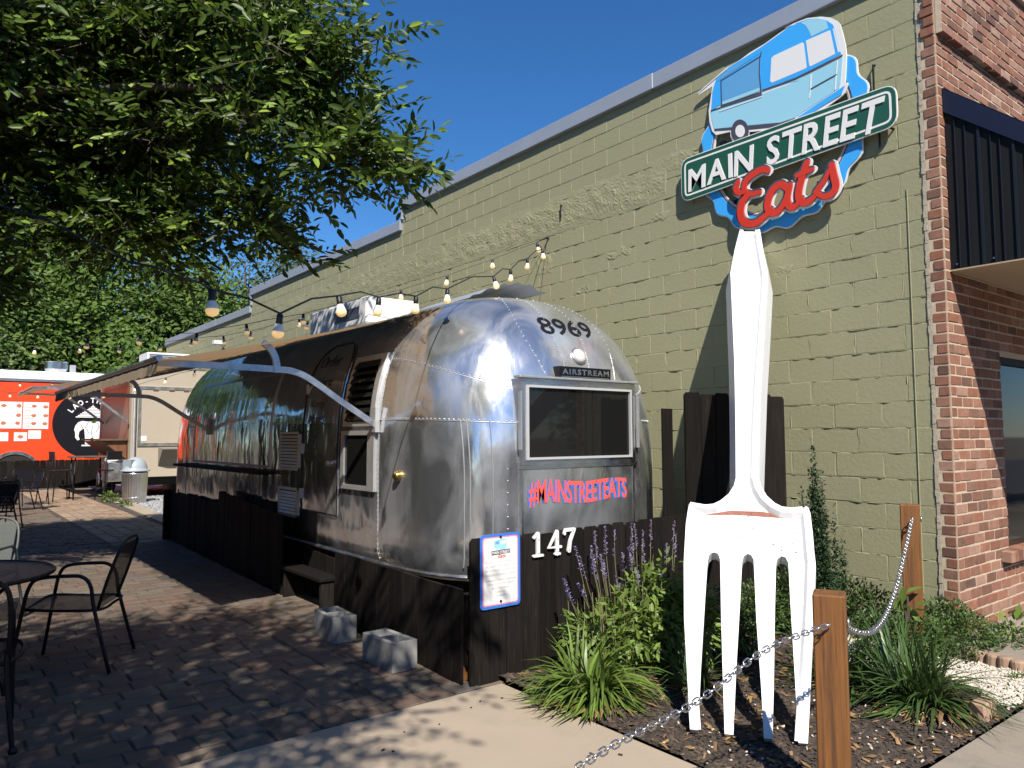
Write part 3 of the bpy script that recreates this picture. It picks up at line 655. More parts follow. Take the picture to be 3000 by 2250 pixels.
# sloping canopy
cn = thing('canopy', 'black ribbed metal canopy with navy edge and tan soffit over the shop front', 'canopy', (2.4, -.6, 2.9))
CX0, CX1, CD, CZ0, CZ1 = .055, 5.5, 1.67, 2.812, 4.26
mb = MB(); mb.add([(CX0 + .02, -.002, CZ1 - .02), (CX0 + .02, -CD + .02, CZ0 + .02), (CX0 + .02, -.002, CZ0 + .012), (CX1, -.002, CZ1 - .02), (CX1, -CD + .02, CZ0 + .02), (CX1, -.002, CZ0 + .012)], [(0, 1, 2), (3, 5, 4), (0, 3, 4, 1), (1, 4, 5, 2), (0, 2, 5, 3)]); mb.build('side_panel', m_black, cn)
mb = MB(); mb.box((CX0, -CD, CZ0), (CX1, -.004, CZ0 + .011)); mb.build('soffit', m_soffit, cn)
mb = MB(); mb.tube([(CX0 + .03, -.008, CZ0 - .006), (CX1, -.008, CZ0 - .006)], .008, 5); mb.build('soffit_trim', m_soffit, cn)
a = Vector((0, -CD, CZ0 + .02)); b = Vector((0, 0, CZ1)); d = (b - a).normalized(); nn = Vector((0, -d.z, d.y)) * -1
mb = MB(); w = .115
P = [a, b, b - Vector((0, 0, .19)), a - Vector((0, 0, .02)) + Vector((0, .10, 0))]
mb.add([(CX0 - .004, p.y - .003, p.z) for p in P] + [(CX0 + .018, p.y - .003, p.z) for p in P], [(0, 1, 2, 3), (4, 7, 6, 5), (0, 4, 5, 1), (1, 5, 6, 2), (2, 6, 7, 3), (3, 7, 4, 0)]); mb.build('edge_trim', m_navy, cn)
mb = MB(); mb.add([(CX0 - .006, -.0, CZ1 + .006), (CX1, -.0, CZ1 + .006), (CX1, -CD - .01, CZ0 + .02), (CX0 - .006, -CD - .01, CZ0 + .02)], [(0, 1, 2, 3)]); mb.build('roof_sheet', m_navy, cn)
for i, y in enumerate((-.07, -.14, -.225, -.31, -.37, -.45, -.535, -.60, -.69, -.78, -.86, -.95, -1.04)):
    zt = CZ1 + y * (CZ1 - CZ0) / CD - .16; wd = .018 if i % 3 == 2 else .004
    if zt > CZ0 + .05:
        mb = MB(); mb.box((CX0 + .006, y - wd, CZ0 + .02), (CX0 + .02, y, zt)); mb.build('rib', m_rib, cn)
mb = MB()
for y in (-.05, -.3, -.55, -.8): mb.lathe([(.009, 0), (.007, .006)], (CX0 + .012, y, CZ0 + .05), 6, Matrix.Rotation(-math.pi / 2, 3, 'Y'))
stuff(mb.build('screws', m_steel, cn))
cn.location.y -= .12
# ------------------------------------------------------------------ wall sign
sg = thing('wall_sign', 'large cut-out caravan and fork restaurant sign reading MAIN STREET Eats high on the green wall', 'sign', (-.05, 1.25, 4.3))
def WP(a, b, d): return (-d, a, b)                  # wall coordinates: a = y, b = z, d = distance from the wall
def flat(name, poly, d0, d1, mat, parent=sg):
    mb = MB(); mb.prism(poly, WP, d0, d1); return mb.build(name, mat, parent)
C0 = (1.255, 4.29)
def ringpoly(r0, fr_, n=150):
    out = []
    for i in range(n):
        a = 2 * math.pi * i / n; r = fr_(a); out.append((C0[0] + r * math.cos(a), C0[1] + r * math.sin(a)))
    return out
def ring(name, ri, fo, d0, d1, mat):
    n = 150; mb = MB(); vs = []
    for i in range(n):
        a = 2 * math.pi * i / n; c, s = math.cos(a), math.sin(a); ro = fo(a)
        for r, d in ((ri, d1), (ro, d1), (ro, d0), (ri, d0)): vs.append(WP(C0[0] + r * c, C0[1] + r * s, d))
    fs = []
    for i in range(n):
        k = 4 * i; q = 4 * ((i + 1) % n)
        for j in range(4): fs.append((k + j, k + (j + 1) % 4, q + (j + 1) % 4, q + j))
    mb.add(vs, fs); return mb.build(name, mat, sg)
wave = lambda a: .842 + .022 * math.cos(19 * a + .6)
ring('ring_backing', .690, lambda a: wave(a) + .012, .03, .044, m_offw)
ring('ring', .728, wave, .044, .050, m_cyan)
ring('ring_stripe', .712, lambda a: .722, .044, .047, m_dgrey); ring('ring_stripe', .698, lambda a: .703, .044, .047, m_tan)
flat('caravan_backing', SIGN['van_base'], .050, .062, m_offw)
up = flat('caravan_upper', SIGN['upper'], .060, .0645, m_cyan); lo_ = flat('caravan_lower', SIGN['lower'], .060, .0645, m_lblue)
flat('roof_patch', SIGN['roof'], .0643, .0655, m_lblue)
for k in ('pane1', 'pane2', 'pane3'): flat('window', SIGN[k], .0643, .0655, m_offw)
flat('hatch', SIGN['hatch'], .0643, .0655, m_mblue); flat('hatch_sill', SIGN['hatchlow'], .0643, .0655, m_lblue); flat('hatch_flap', SIGN['flap'], .0643, .0660, m_mblue)
flat('chassis', SIGN['chassis'], .062, .0640, m_dgrey); flat('bumper', SIGN['bumper'], .062, .0672, m_cyan)
flat('wheel', SIGN['wheel'], .062, .0675, m_dgrey); flat('wheel_hub', SIGN['hub'], .0674, .0685, m_offw)
for nm, key, mat, dd in (('outline', 'lines', m_dgrey, .0668), ('trim_line', 'wlines', m_offw, .0674)):
    for i, pl in enumerate(SIGN[key]):
        mb = MB(); ribbon(mb, pl, .011 if key == 'lines' else .009, WP, .0640, dd + i * .0002, 1e-5, 3); mb.build(nm, mat, sg)
def inset(poly, d):
    n = len(poly); A = sum(poly[i][0] * poly[(i + 1) % n][1] - poly[(i + 1) % n][0] * poly[i][1] for i in range(n)); out = []
    for i in range(n):
        p0, p1, p2 = Vector(poly[i - 1]), Vector(poly[i]), Vector(poly[(i + 1) % n]); e1 = (p1 - p0).normalized(); e2 = (p2 - p1).normalized(); nn = Vector((e1.y + e2.y, -e1.x - e2.x)); nn = nn.normalized()
        out.append(tuple(p1 - nn * d * (1 if A > 0 else -1)))
    return out
def rrect(y0, y1, zf0, zf1, r, n=5):
    """rounded quadrilateral between y0 (left, bigger y) and y1; zf = (bottom, top) heights at each end"""
    cs = [((y0, zf0[0]), 0), ((y1, zf1[0]), 1), ((y1, zf1[1]), 2), ((y0, zf0[1]), 3)]; out = []
    for i in range(4):
        p = Vector(cs[i][0]); a = Vector(cs[i - 1][0]); b = Vector(cs[(i + 1) % 4][0]); ua = (a - p).normalized(); ub = (b - p).normalized()
        for k in range(n + 1):
            t = k / n; p1 = p + ua * r * (1 - t); p2 = p + ub * r * t; out.append(tuple(p1 * (1 - t) + p2 * t))
    return out
bdp = rrect(2.315, .165, (3.945, 4.375), (4.03, 4.365), .10)
flat('board_backing', inset(bdp, -.008), .072, .086, m_offw)
flat('board', bdp, .080, .0885, m_green)
b1 = inset(bdp, .035); mb = MB(); n = len(b1); b2 = inset(bdp, .053)
mb.add([WP(*p, .0902) for p in b1] + [WP(*p, .0902) for p in b2] + [WP(*p, .088) for p in b1] + [WP(*p, .088) for p in b2], [f for i in range(n) for f in ((i, (i + 1) % n, n + (i + 1) % n, n + i), (2 * n + i, 2 * n + (i + 1) % n, (i + 1) % n, i), (n + i, n + (i + 1) % n, 3 * n + (i + 1) % n, 3 * n + i))]); mb.build('board_border', m_offw, sg)
def quadmap(Q, shift=0.):
    TL, TR, BR, BL_ = [Vector(q) for q in Q]
    return lambda u, v, d: WP(*((BL_ * (1 - u) + BR * u) * (1 - v) + (TL * (1 - u) + TR * u) * v), d)
def word(s, Q, d, parent):
    """every letter of the word a part of its own"""
    wd = [text2d(c, .02, 0)[3] for c in s]; ws = [(b[2] - b[0]) for b in wd]; gap = .085; tot = sum(ws) + gap * (len(s) - 1); x = 0; fm = quadmap(Q)
    for c, w in zip(s, ws):
        u0, u1 = x / tot, (x + w) / tot; x += w + gap; v0 = random.uniform(-.01, .04)
        mb = MB(); letters(mb, c, lambda u, v, dd: fm(u0 + (u1 - u0) * (u + .10 * (v - .5)), v0 + (1 - v0) * v, dd), d, d + .009, .018); mb.build('letter', m_offw, parent)
word('MAIN', SIGN['main'], .0885, sg); word('STREET', SIGN['street'], .0885, sg)
EW = {'E1': .066, 'E2': .078, 'E3': .06, 'a1': .072, 'a2': .066, 't1': .070, 't2': .050, 's1': .045, 's2': .066}
lays = (('script_backing', m_offw, .042, .096, .102), ('script_shadow', m_dgrey, .020, .102, .108), ('script_letter', m_red, .0, .108, .120))
for nm, mat, ex, d0, d1 in lays:
    for grp in ('E', 'a', 't', 's'):
        mb = MB()
        for i, k in enumerate(sorted(q for q in EW if q[0] == grp)):
            pl = spline([(p[0] + (.012 if nm == 'script_shadow' else 0), p[1] + (.012 if nm == 'script_shadow' else 0), 0) for p in SIGN['eats_' + k]], 7)
            m = len(pl); ws = [(EW[k] * (.64 + .28 * math.sin(math.pi * min(1, .15 + j / m))) + ex) for j in range(m)]
            ribbon(mb, [(p.x, p.y) for p in pl], ws, WP, d0, d1 + .0012 * i, 4e-5)
        mb.build(nm, mat, sg)
for (y, z) in ((.75, 4.62), (.72, 4.42), (1.85, 4.42), (1.7, 3.80), (.85, 3.75)):
    mb = MB(); mb.box((-.045, y - .03, z - .02), (.0, y + .03, z + .02)); mb.build('bracket', m_iron, sg)

# ------------------------------------------------------------------ the giant fork
FO, FW, FS, FN = [Vector(v) for v in FORK['frame']]
def FP(a, b, d): return tuple(FO + FW * a + FS * b + FN * d)
fk = thing('giant_fork', 'giant white plastic-looking fork sculpture leaning on the green wall, tines in the mulch', 'sculpture', FO)
sm = lambda P: P
def dens(P, mx=.12):
    out = []
    for i, p in enumerate(P):
        out.append(p)
        if i + 1 < len(P):
            q = P[i + 1]; L = math.dist(p, q); n = int(L / mx)
            for k in range(1, n + 1): out.append((p[0] + (q[0] - p[0]) * k / (n + 1), p[1] + (q[1] - p[1]) * k / (n + 1)))
    return out
F_ = FORK
HL = [tuple(p) for p in F_['handle_left']]; HR = [tuple(p) for p in F_['handle_right']]
HL[0] = (HL[0][0], HL[0][1] - .06); HR[-1] = (HR[-1][0], HR[-1][1] - .06)
# head seam: where neck meets head
head = HL[-7:] + F_['head_left'] + F_['t1'] + F_['s1'] + F_['t2'] + F_['s2'] + F_['t3'] + F_['s3'] + F_['t4'] + F_['head_right'] + HR[:7]
handle = HL[:-6] + HR[6:]
def rounded(P):
    return [tuple(p) for p in P]
mb = MB(); mb.prism(rounded(head), FP, -.085, 0, outset=-.004); mb.build('head', m_white, fk)
mb = MB(); mb.prism(rounded(handle), FP, -.15, .002, outset=.038, axis0=True); mb.build('handle', m_white, fk)
# raised rims
def rim(name, pts, w, H, side, parent=fk, taper=False):
    """strip of section w x h along pts, its outer edge on pts; side +1 = inside lies to the right of travel"""
    P = [Vector(p) for p in pts]; n = len(P); vs = []; mb = MB()
    for i in range(n):
        t = (P[min(i + 1, n - 1)] - P[max(i - 1, 0)]).normalized(); nn = Vector((t.y, -t.x)) * side
        o = P[i]; tp = max(.04, min(1, (n - 1 - i) / 6)) if taper else 1; h = H * tp; a = P[i] + nn * .004; b = P[i] + nn * w * .72; c = P[i] + nn * w
        vs += [FP(o.x, o.y, -.004), FP(a.x, a.y, h), FP(b.x, b.y, h), FP(c.x, c.y, 0)]
    mb.add(vs, [(4 * i + j, 4 * i + 4 + j, 4 * i + 5 + j, 4 * i + 1 + j) for i in range(n - 1) for j in range(3)]); return mb.build(name, m_white, parent)
sp = lambda P, n=5: [(p.x, p.y) for p in spline([(a, b, 0) for a, b in P], n)]
rim('rim', HL[4:-1] and dens(HL[::-1][-0:] if False else HL), .050, .035, -1 if False else -1)
rim('rim', dens(HR), .064, .042, -1)
rim('rim', dens([HR[-1], HL[0]]), .060, .022, -1)
rim('rim', dens([HL[-1]] + [tuple(p) for p in F_['head_left']] + [tuple(F_['t1'][0])]), .055, .032, -1, taper=True)
rim('rim', dens([tuple(p) for p in F_['head_right']][::-1] + [tuple(F_['t4'][-1])]), .062, .036, 1, taper=True)
mb = MB(); mb.prism([tuple(p) for p in F_['stain']], FP, .0005, .003); mb.build('rust_patch', m_stain, fk)
# thin drainage ridges on the tines, paint chips
for (p, q, r) in ((F_['t1'], 0, 0), (F_['t2'], 0, 0), (F_['t3'], 0, 0)):
    top = Vector(p[-1]) + Vector((-.028, .02)); bot = Vector(p[-3]).lerp(Vector(p[-4] if len(p) > 5 else p[-4]), .6) + Vector((-.035, 0))
    mb = MB(); ribbon(mb, [tuple(top), tuple(top.lerp(bot, .5)), tuple(bot)], [.004, .005, .002], FP, .0, .0022, 0, 3); mb.build('tine_crease', m_dull, fk)
mb = MB()
for _ in range(70):
    a = random.gauss(.24, .13); b = random.gauss(1.33, .12); s = random.uniform(.001, .0045)
    if -.28 < a < .36 and 1.0 < b < 1.47:
        an = random.random() * 3; mb.add([FP(a + s * 2.2 * math.cos(an + t) * (1 if j % 2 else .5), b + s * 1.2 * math.sin(an + t), .0012) for j, t in enumerate((0, 1.2, 2.4, 3.6, 5))], [(0, 1, 2, 3, 4)])
stuff(mb.build('dirt_specks', m_speck, fk, recalc=False))

# ------------------------------------------------------------------ fences of dark boards
def boards(t, x0, x1, yf, z0, zt, w=.143, th=.018, dog=.022, name='board', axis='x', jit=.012, missing=()):
    """upright dog-eared boards from x0 to x1; yf(x) depth, zt(x) top"""
    n = max(1, round(abs(x1 - x0) / w)); st = (x1 - x0) / n
    for i in range(n):
        if i in missing: continue
        a = x0 + st * i + .002 * (1 if st > 0 else -1); b = x0 + st * (i + 1) - .002 * (1 if st > 0 else -1); a, b = min(a, b), max(a, b)
        c = (a + b) / 2; top = zt(c) + random.uniform(-jit, jit); y = random.uniform(-.004, .004); tw = random.uniform(-.003, .003)
        poly = [(a, z0), (b, z0), (b, top - dog), (b - dog, top), (a + dog, top), (a, top - dog)] if dog else [(a, z0), (b, z0), (b, top), (a, top)]
        mb = MB(); mb.prism(poly, (lambda u, v, d: (u, yf(u) + y + d + tw * (u - c) * 20, v)) if axis == 'x' else (lambda u, v, d: (yf(u) + y + d, u, v)), th, 0)
        mb.build(name, m_fence, t)
ff = thing('picket_fence', 'low dark dog-eared board fence across the trailer front with white numbers 147', 'fence', (-2.3, 1.46, 0))
boards(ff, -3.333, -1.2, lambda x: 1.43 + .02 * (x + 3.3) / 2, 0, lambda x: .915 + .01 * math.sin(x * 3), w=.142)
mb = MB(); mb.box((-3.32, 1.452, .22), (-1.2, 1.49, .30)); mb.build('rail', m_fence, ff); mb = MB(); mb.box((-3.32, 1.452, .66), (-1.2, 1.49, .74)); mb.build('rail', m_fence, ff)
tf = thing('tall_board_fence', 'tall dark weathered board fence panel closing the gap behind the giant fork', 'fence', (-.6, 1.4, 0))
boards(tf, -1.175, -.02, lambda x: 1.45 - .155 * (x + 1.175), 0, lambda x: 1.925 + .01 * math.sin(9 * x), w=.164)
mb = MB(); mb.box((-1.28, 1.60, 0), (-1.16, 1.62, 1.79)); mb.build('board', m_fence, tf)
sk = thing('skirt_fence', 'black stained board skirting of uneven height along the shiny trailer', 'fence', (-3.25, 5.5, 0))
skx = lambda y: -3.355 + .035 * (y - 1.5)
boards(sk, 1.50, 3.52, skx, 0, lambda y: .59, w=.20, dog=0, axis='y', jit=.006)
boards(sk, 3.52, 4.85, lambda y: skx(y) + .24, 0, lambda y: .44, w=.19, dog=0, axis='y', jit=.006)
boards(sk, 4.85, 7.2, skx, 0, lambda y: .78 + .055 * (y - 4.9), w=.145, dog=.0, axis='y')
boards(sk, 7.2, 9.96, skx, 0, lambda y: .74, w=.145, dog=.0, axis='y')
mb = MB(); mb.bevbox((-3.13, 9.95, 0), (-3.03, 10.05, .76), .006); mb.build('post', m_fence, sk)
mb = MB(); mb.box((-3.30, 1.52, .10), (-3.24, 1.60, .55)); mb.build('post', m_fence, sk)
stp = thing('door_step', 'black wooden step box under the trailer door', 'step', (-3.45, 4.15, 0))
mb = MB(); mb.bevbox((-3.27, 3.86, .27), (-3.07, 4.82, .305), .006); mb.build('tread', m_fence, stp)
mb = MB(); mb.bevbox((-3.25, 3.88, 0), (-3.12, 3.92, .27), .004); mb.build('side_panel', m_fence, stp); mb = MB(); mb.bevbox((-3.25, 4.74, 0), (-3.12, 4.78, .27), .004); mb.build('side_panel', m_fence, stp)
wd = MB(); wd.bevbox((-3.30, 1.56, .0), (-3.22, 1.64, .20), .004); tag(wd.build('wood_offcut', m_post), 'short raw wooden offcut standing in the gap between the two dark fences', 'wood offcut')

# numbers and plaque on the low fence
def FN_(a, b, d): return (a, 1.428 - d, b)
hn = thing('house_numbers', 'white raised house numbers 147 screwed to the low dark fence', 'house number', (-2.64, 1.425, .83))
def numeral(strokes):
    mb = MB()
    for i, (pl, w) in enumerate(strokes): ribbon(mb, pl, w, FN_, .002, .016 + .0006 * i, 0, 5)
    o = mb.build('numeral', m_white_pl, hn); return o
def at(x0, z0, s, P): return [(x0 + p[0] * s, z0 + p[1] * s) for p in P]
s_ = .165; z0_ = .755
numeral([(at(-2.79, z0_, s_, [(0, .06), (0, .92)]), .028), (at(-2.79, z0_, s_, [(-.24, .04), (.24, .04)]), .017), (at(-2.79, z0_, s_, [(-.22, .78), (0, .95)]), .018)])
numeral([(at(-2.635, z0_ - .004, s_, [(.10, .04), (.10, .95)]), .027), (at(-2.635, z0_ - .004, s_, [(.08, .95), (-.36, .32), (.30, .32)]), .019), (at(-2.635, z0_ - .004, s_, [(-.02, .04), (.24, .04)]), .016)])
numeral([(at(-2.50, z0_ + .006, s_, [(-.30, .78), (-.26, .92), (.26, .92)]), .024), (at(-2.50, z0_ + .006, s_, [(.25, .90), (.02, .45), (-.06, .05)]), [.022, .024, .030])])
mb = MB()
for x, z in ((-2.79, .78), (-2.79, .87), (-2.617, .775), (-2.617, .86), (-2.51, .775), (-2.47, .905)): mb.lathe([(.004, 0), (.003, .003)], (x, 1.410, z), 8, Matrix.Rotation(math.pi / 2, 3, 'X'))
stuff(mb.build('screws', m_steel, hn))
pl = thing('plaque', 'white dedication plaque with blue and pink border on the end of the low fence', 'plaque', (-3.11, 1.42, .70))
def PP(a, b, d): return (-3.268 + a * .325, 1.424 - d, .463 + b * .472)
def rr01(m, r=.085, n=5):
    out = []; ry = r * .7
    for cx, cy, a0 in ((1 - m - r, 1 - m * .7 - ry, 0), (m + r, 1 - m * .7 - ry, 90), (m + r, m * .7 + ry, 180), (1 - m - r, m * .7 + ry, 270)):
        for k in range(n + 1):
            a = R_(a0 + 90 * k / n); out.append((cx + r * math.cos(a), cy + ry * math.sin(a)))
    return out
for nm, m, mat, d0, d1 in (('backing', 0, m_hblue, 0, .004), ('pink_border', .055, m_pink, .0038, .0046), ('face', .08, m_paper, .0044, .0052)):
    mb = MB(); mb.prism(rr01(m, .085 if m == 0 else .06), PP, d0, d1); mb.build(nm, mat, pl)
def ptext(s, x0, x1, y0, y1, mat, bold=0., d=.0058, shear=0, sp=1.):
    mb = MB(); letters(mb, s, lambda u, v, dd: PP(x0 + (x1 - x0) * u, y0 + (y1 - y0) * v, dd), d, d, bold, shear, sp); return mb.build('lettering', mat, pl, recalc=False)
L1 = [('Dedicated to all the entrepreneurs and', .11, .89, .600, .640), ('job creators who are getting it done', .13, .87, .545, .585), ('and to all who are contributing to the', .12, .88, .490, .530), ('revitalization of Downtown Crestview.', .12, .88, .435, .475),
      ('Commissioned by: The Barton and Rogers Families', .11, .89, .360, .392), ('Sculpture Artist: RC\u2019s Welding, Baker FL', .18, .82, .308, .340), ('Material: Welded Aluminum', .28, .72, .256, .288), ('Scale: 20 to 1', .39, .61, .206, .236), ('September 2016', .37, .63, .150, .182)]
for s, x0, x1, y0, y1 in L1: ptext(s, x0, x1, y0, y1, m_printg, .004)
van = [[(p[0] - 1.25) * -.235 + .50, (p[1] - 4.3) * .165 + .775] for p in SIGN['van_base']]
mb = MB(); mb.prism(van, PP, .005, .0055); mb.build('print_caravan', m_lblue, pl)
for k, mt in (('pane1', m_paper), ('pane2', m_paper), ('hatch', m_mblue)):
    mb = MB(); mb.prism([[(p[0] - 1.25) * -.235 + .50, (p[1] - 4.3) * .165 + .775] for p in SIGN[k]], PP, .0054, .0058); mb.build('print_window', mt, pl)
mb = MB(); mb.prism([(.27, .715), (.73, .725), (.73, .785), (.27, .775)], PP, .0056, .0062); mb.build('print_banner', m_dgrey, pl)
ptext('MAIN STREET', .29, .71, .728, .768, m_paper, .02, .0067); ptext('Eats', .43, .63, .672, .722, m_red, .02, .0066, .3)
mb = MB()
for b in (.955, .085): mb.lathe([(.010, 0), (.007, .006)], PP(.5, b, .005), 8, Matrix.Rotation(math.pi / 2, 3, 'X'))
mb.build('bolts', m_iron, pl)
# ------------------------------------------------------------------ the silver trailer
XC, HW, YC, BF, Z1, ZT, QE, YR, BR_, ZB = -1.81, 1.24, 3.2, 1.3, 1.3, 2.84, 2.8, 9.1, 1.35, .47
def tr(z):
    t = max(0, min(1, (z - Z1) / (ZT - Z1))); return max(0, 1 - t ** QE) ** (1 / QE), 3.3 - .9 * t
def low(z): return 1 - .06 * max(0, (.66 - z) / .2) ** 2
def front_y(x, z):
    r, pe = tr(z); u = min(1, abs(x - XC) / (HW * r + 1e-6)); return flat_y(YC - BF * r * low(z) * (1 - u ** pe) ** (1 / pe), z)
def flat_y(y, z): return max(y, 1.952)
def side_x(z): r, pe = tr(z); return XC - HW * r * low(z)
tl = thing('silver_trailer', 'polished riveted aluminium camper trailer with rounded ends and number 8969', 'trailer', (XC, 5.6, 0))
zs = [ZB, .52, .58, .66, .8, 1.0, 1.15, 1.3, 1.45, 1.6, 1.75, 1.9, 2.05, 2.18, 2.3, 2.4, 2.5, 2.58, 2.65, 2.71, 2.755, 2.79, 2.815, 2.832, 2.839, 2.8399]
mb = MB(); nf = 44; V = []
for z in zs:
    r, pe = tr(z); a = HW * r * low(z); rowv = []
    for i in range(nf + 1):
        th = math.pi * i / nf; c, s = math.cos(th), math.sin(th); rowv.append((XC - a * math.copysign(abs(c) ** (2 / pe), c), flat_y(YC - BF * r * low(z) * abs(s) ** (2 / pe), z), z))
    for k in range(1, 12): rowv.append((XC + a, YC + (YR - YC) * k / 12, z))
    for i in range(nf + 1):
        th = math.pi * i / nf; c, s = math.cos(th), math.sin(th); rowv.append((XC + a * math.copysign(abs(c) ** (2 / pe), c), YR + BR_ * r * low(z) * abs(s) ** (2 / pe), z))
    for k in range(1, 12): rowv.append((XC - a, YR + (YC - YR) * k / 12, z))
    V.append(rowv)
n = len(V[0]); mb.add([p for r_ in V for p in r_], [(j * n + i, j * n + (i + 1) % n, (j + 1) * n + (i + 1) % n, (j + 1) * n + i) for j in range(len(V) - 1) for i in range(n)] + [tuple(range((len(V) - 1) * n, len(V) * n)), tuple(range(n))[::-1]])
body = mb.build('body', m_skin, tl, smooth=True)
# rub rail round the bottom edge
def edge_path(z, out=.0):
    P = []
    for i in range(41):
        th = math.pi * i / 40; c, s = math.cos(th), math.sin(th); r, pe = tr(z); a = HW * r * low(z) + out; P.append((XC - a * math.copysign(abs(c) ** (2 / pe), c), YC - (BF * r * low(z) + out) * abs(s) ** (2 / pe), z))
    return P
sp_ = edge_path(.50, .006); side = [(XC - HW * low(.5) - .006, y, .50) for y in (9.0, 7, 5, 3.3)]
mb = MB(); mb.tube(side + sp_, .014, 6); mb.tube([(p[0], p[1], .535) for p in side + sp_], .009, 6); mb.build('rub_rail', m_alu, tl, smooth=True)
# seams and rivets
rv = MB(); seams = MB()
def rivets(P, st, r=.0068, seam=True):
    P = [Vector(p) for p in P]; acc = 0
    for a, b in zip(P[:-1], P[1:]):
        L = (b - a).length
        while acc < L:
            p = a.lerp(b, acc / L); rv.add([p + Vector(q) * r for q in ((-1, 0, 0), (1, 0, 0), (0, -1, 0), (0, 1, 0), (0, 0, -1), (0, 0, 1))], [(0, 2, 5), (2, 1, 5), (1, 3, 5), (3, 0, 5), (2, 0, 4), (1, 2, 4), (3, 1, 4), (0, 3, 4)]); acc += st
        acc -= L
    if seam: seams.tube([tuple(p + Vector((0, 0, -.012))) for p in P], .0028, 5)
def front_path(x0, x1, zf, n=40, out=.002): return [(x, front_y(x, zf(x)) - out, zf(x)) for x in [x0 + (x1 - x0) * i / n for i in range(n + 1)]]
def around(z0, z1, t0, t1, n=40):
    P = []
    for i in range(n + 1):
        t = t0 + (t1 - t0) * i / n; z = z0 + (z1 - z0) * i / n; th = math.pi * t; c, s = math.cos(th), math.sin(th); r, pe = tr(z); a = HW * r * low(z) + .003; P.append((XC - a * math.copysign(abs(c) ** (2 / pe), c), YC - (BF * r * low(z) + .003) * abs(s) ** (2 / pe), z))
    return P
rivets(around(1.72, 1.68, .0, .36), .042); rivets(around(1.70, 1.68, .64, 1.0), .05)
rivets(around(2.24, 1.93, .0, .36), .045); rivets(around(1.93, 2.24, .64, 1.0), .05)
for xt, xb in ((-2.42, -2.22), (-2.08, -2.0), (-1.70, -1.75), (-1.34, -1.45)):
    P = []
    for i in range(26):
        t = i / 25; z = 2.80 - (2.80 - 2.06) * t ** .8; x = xt * (1 - t) * 1 + xb * t if xt < -2.3 else xt + (xb - xt) * t
        r, pe = tr(z); x = XC + (x - XC) * min(1, r * 1.1 + .05); P.append((x, front_y(x, z) - .002, z))
    rivets(P, .05)
P = [(XC - HW * tr(z)[0] * low(z) - .003, YC, z) for z in np.linspace(.55, 2.72, 50)]
rivets(P, .04)
for yv in (7.2, 9.1): rivets([(XC - HW * tr(z)[0] * low(z) - .003, yv, z) for z in np.linspace(.75, 2.6, 40)], .06)
rivets([(side_x(1.72) - .003, y, 1.72) for y in np.linspace(4.85, 9.1, 30)], .06)
for x, zt_ in ((-2.86, 1.70), (-2.83, 1.70), (-2.70, 1.68)):
    seams.tube([(x, front_y(x, z) - .003, z) for z in np.linspace(.58, zt_, 16)], .005, 5)
rivets([(-2.60, front_y(-2.60, z) - .003, z) for z in np.linspace(.6, 1.35, 12)], .09, seam=False)
stuff(rv.build('rivets', m_rivet, tl, recalc=False)); seams.build('seams', m_dull, tl)
# front window, set in a shallow box frame
def FR(a, b, d): return (a, 1.875 - d, b)
fw = MB(); x0, x1, zb_, zt_ = -2.515, -1.255, 1.345, 2.010
fw.box((x0, 1.9340, zb_), (x0 + .05, 2.10, zt_)); fw.box((x1 - .05, 1.9340, zb_), (x1, 2.10, zt_)); fw.box((x0 + .05, 1.9340, zt_ - .05), (x1 - .05, 2.02, zt_)); fw.box((x0 + .05, 1.9340, zb_), (x1 - .05, 2.0, zb_ + .04)); wfo = fw.build('window', m_alu, tl)
mb = MB(); q = .018
for lo, hi in (((x0 + .05, 1.9200, zb_ + .04), (x0 + .05 + q, 1.9470, zt_ - .05)), ((x1 - .05 - q, 1.9200, zb_ + .04), (x1 - .05, 1.9470, zt_ - .05)), ((x0 + .05 + q, 1.9200, zt_ - .05 - q), (x1 - .05 - q, 1.9470, zt_ - .05)), ((x0 + .05 + q, 1.9200, zb_ + .04), (x1 - .05 - q, 1.9470, zb_ + .04 + q))): mb.box(lo, hi)
mb.build('sash', M('sash_metal', (.55, .55, .55), .4, metal=.3), wfo)
mb = MB(); mb.box((x0 + .06, 1.9430, zb_ + .05), (x1 - .06, 1.9480, zt_ - .06)); mb.build('pane', m_glass, wfo)
mb = MB(); mb.bevbox((x0 - .03, 1.9070, zt_ + .002), (x1 + .02, 1.99, zt_ + .022), .004); mb.build('drip_cap', m_dull, wfo)
mb = MB(); mb.box((x0, 1.9280, zb_ - .03), (x1 + .01, 2.0, zb_ - .002)); mb.build('sill', m_alu, wfo)
for x in (x0 - .028, x1 + .012):
    mb = MB(); mb.box((x, 1.9370, zb_ + .12), (x + .014, 1.905, zt_ - .1)); mb.build('window_stay', m_dull, wfo)
# flat lower panel with lettering
mb = MB(); mb.box((x0 + .02, 1.9360, .62), (x1 - .04, 2.05, zb_ - .032)); lp = mb.build('front_panel', m_skin, tl)
for lo, hi in (((x0 + .0, 1.9320, .62), (x0 + .018, 2.0, zb_ - .034)), ((x1 - .038, 1.9320, .62), (x1 - .02, 2.0, zb_ - .034))):
    mb = MB(); mb.box(lo, hi); mb.build('trim', m_alu, lp)
def hashmap(u, v, d):
    x = -2.445 + 1.075 * u; z = 1.02 + .012 * math.sin(u * 9) + (.205 - .02 * u) * v; return (x, 1.9355 - d, z)
for bold, mat, d, dx in ((.06, m_hblue, .0012, -.010), (.018, m_hred, .0026, 0)):
    mb = MB(); letters(mb, '#MAINSTREETEATS', lambda u, v, dd: hashmap(u + dx * 1.0, v + dx * 1.2, dd), d, d, bold, .0, .92); mb.build('lettering', mat, lp, recalc=False)
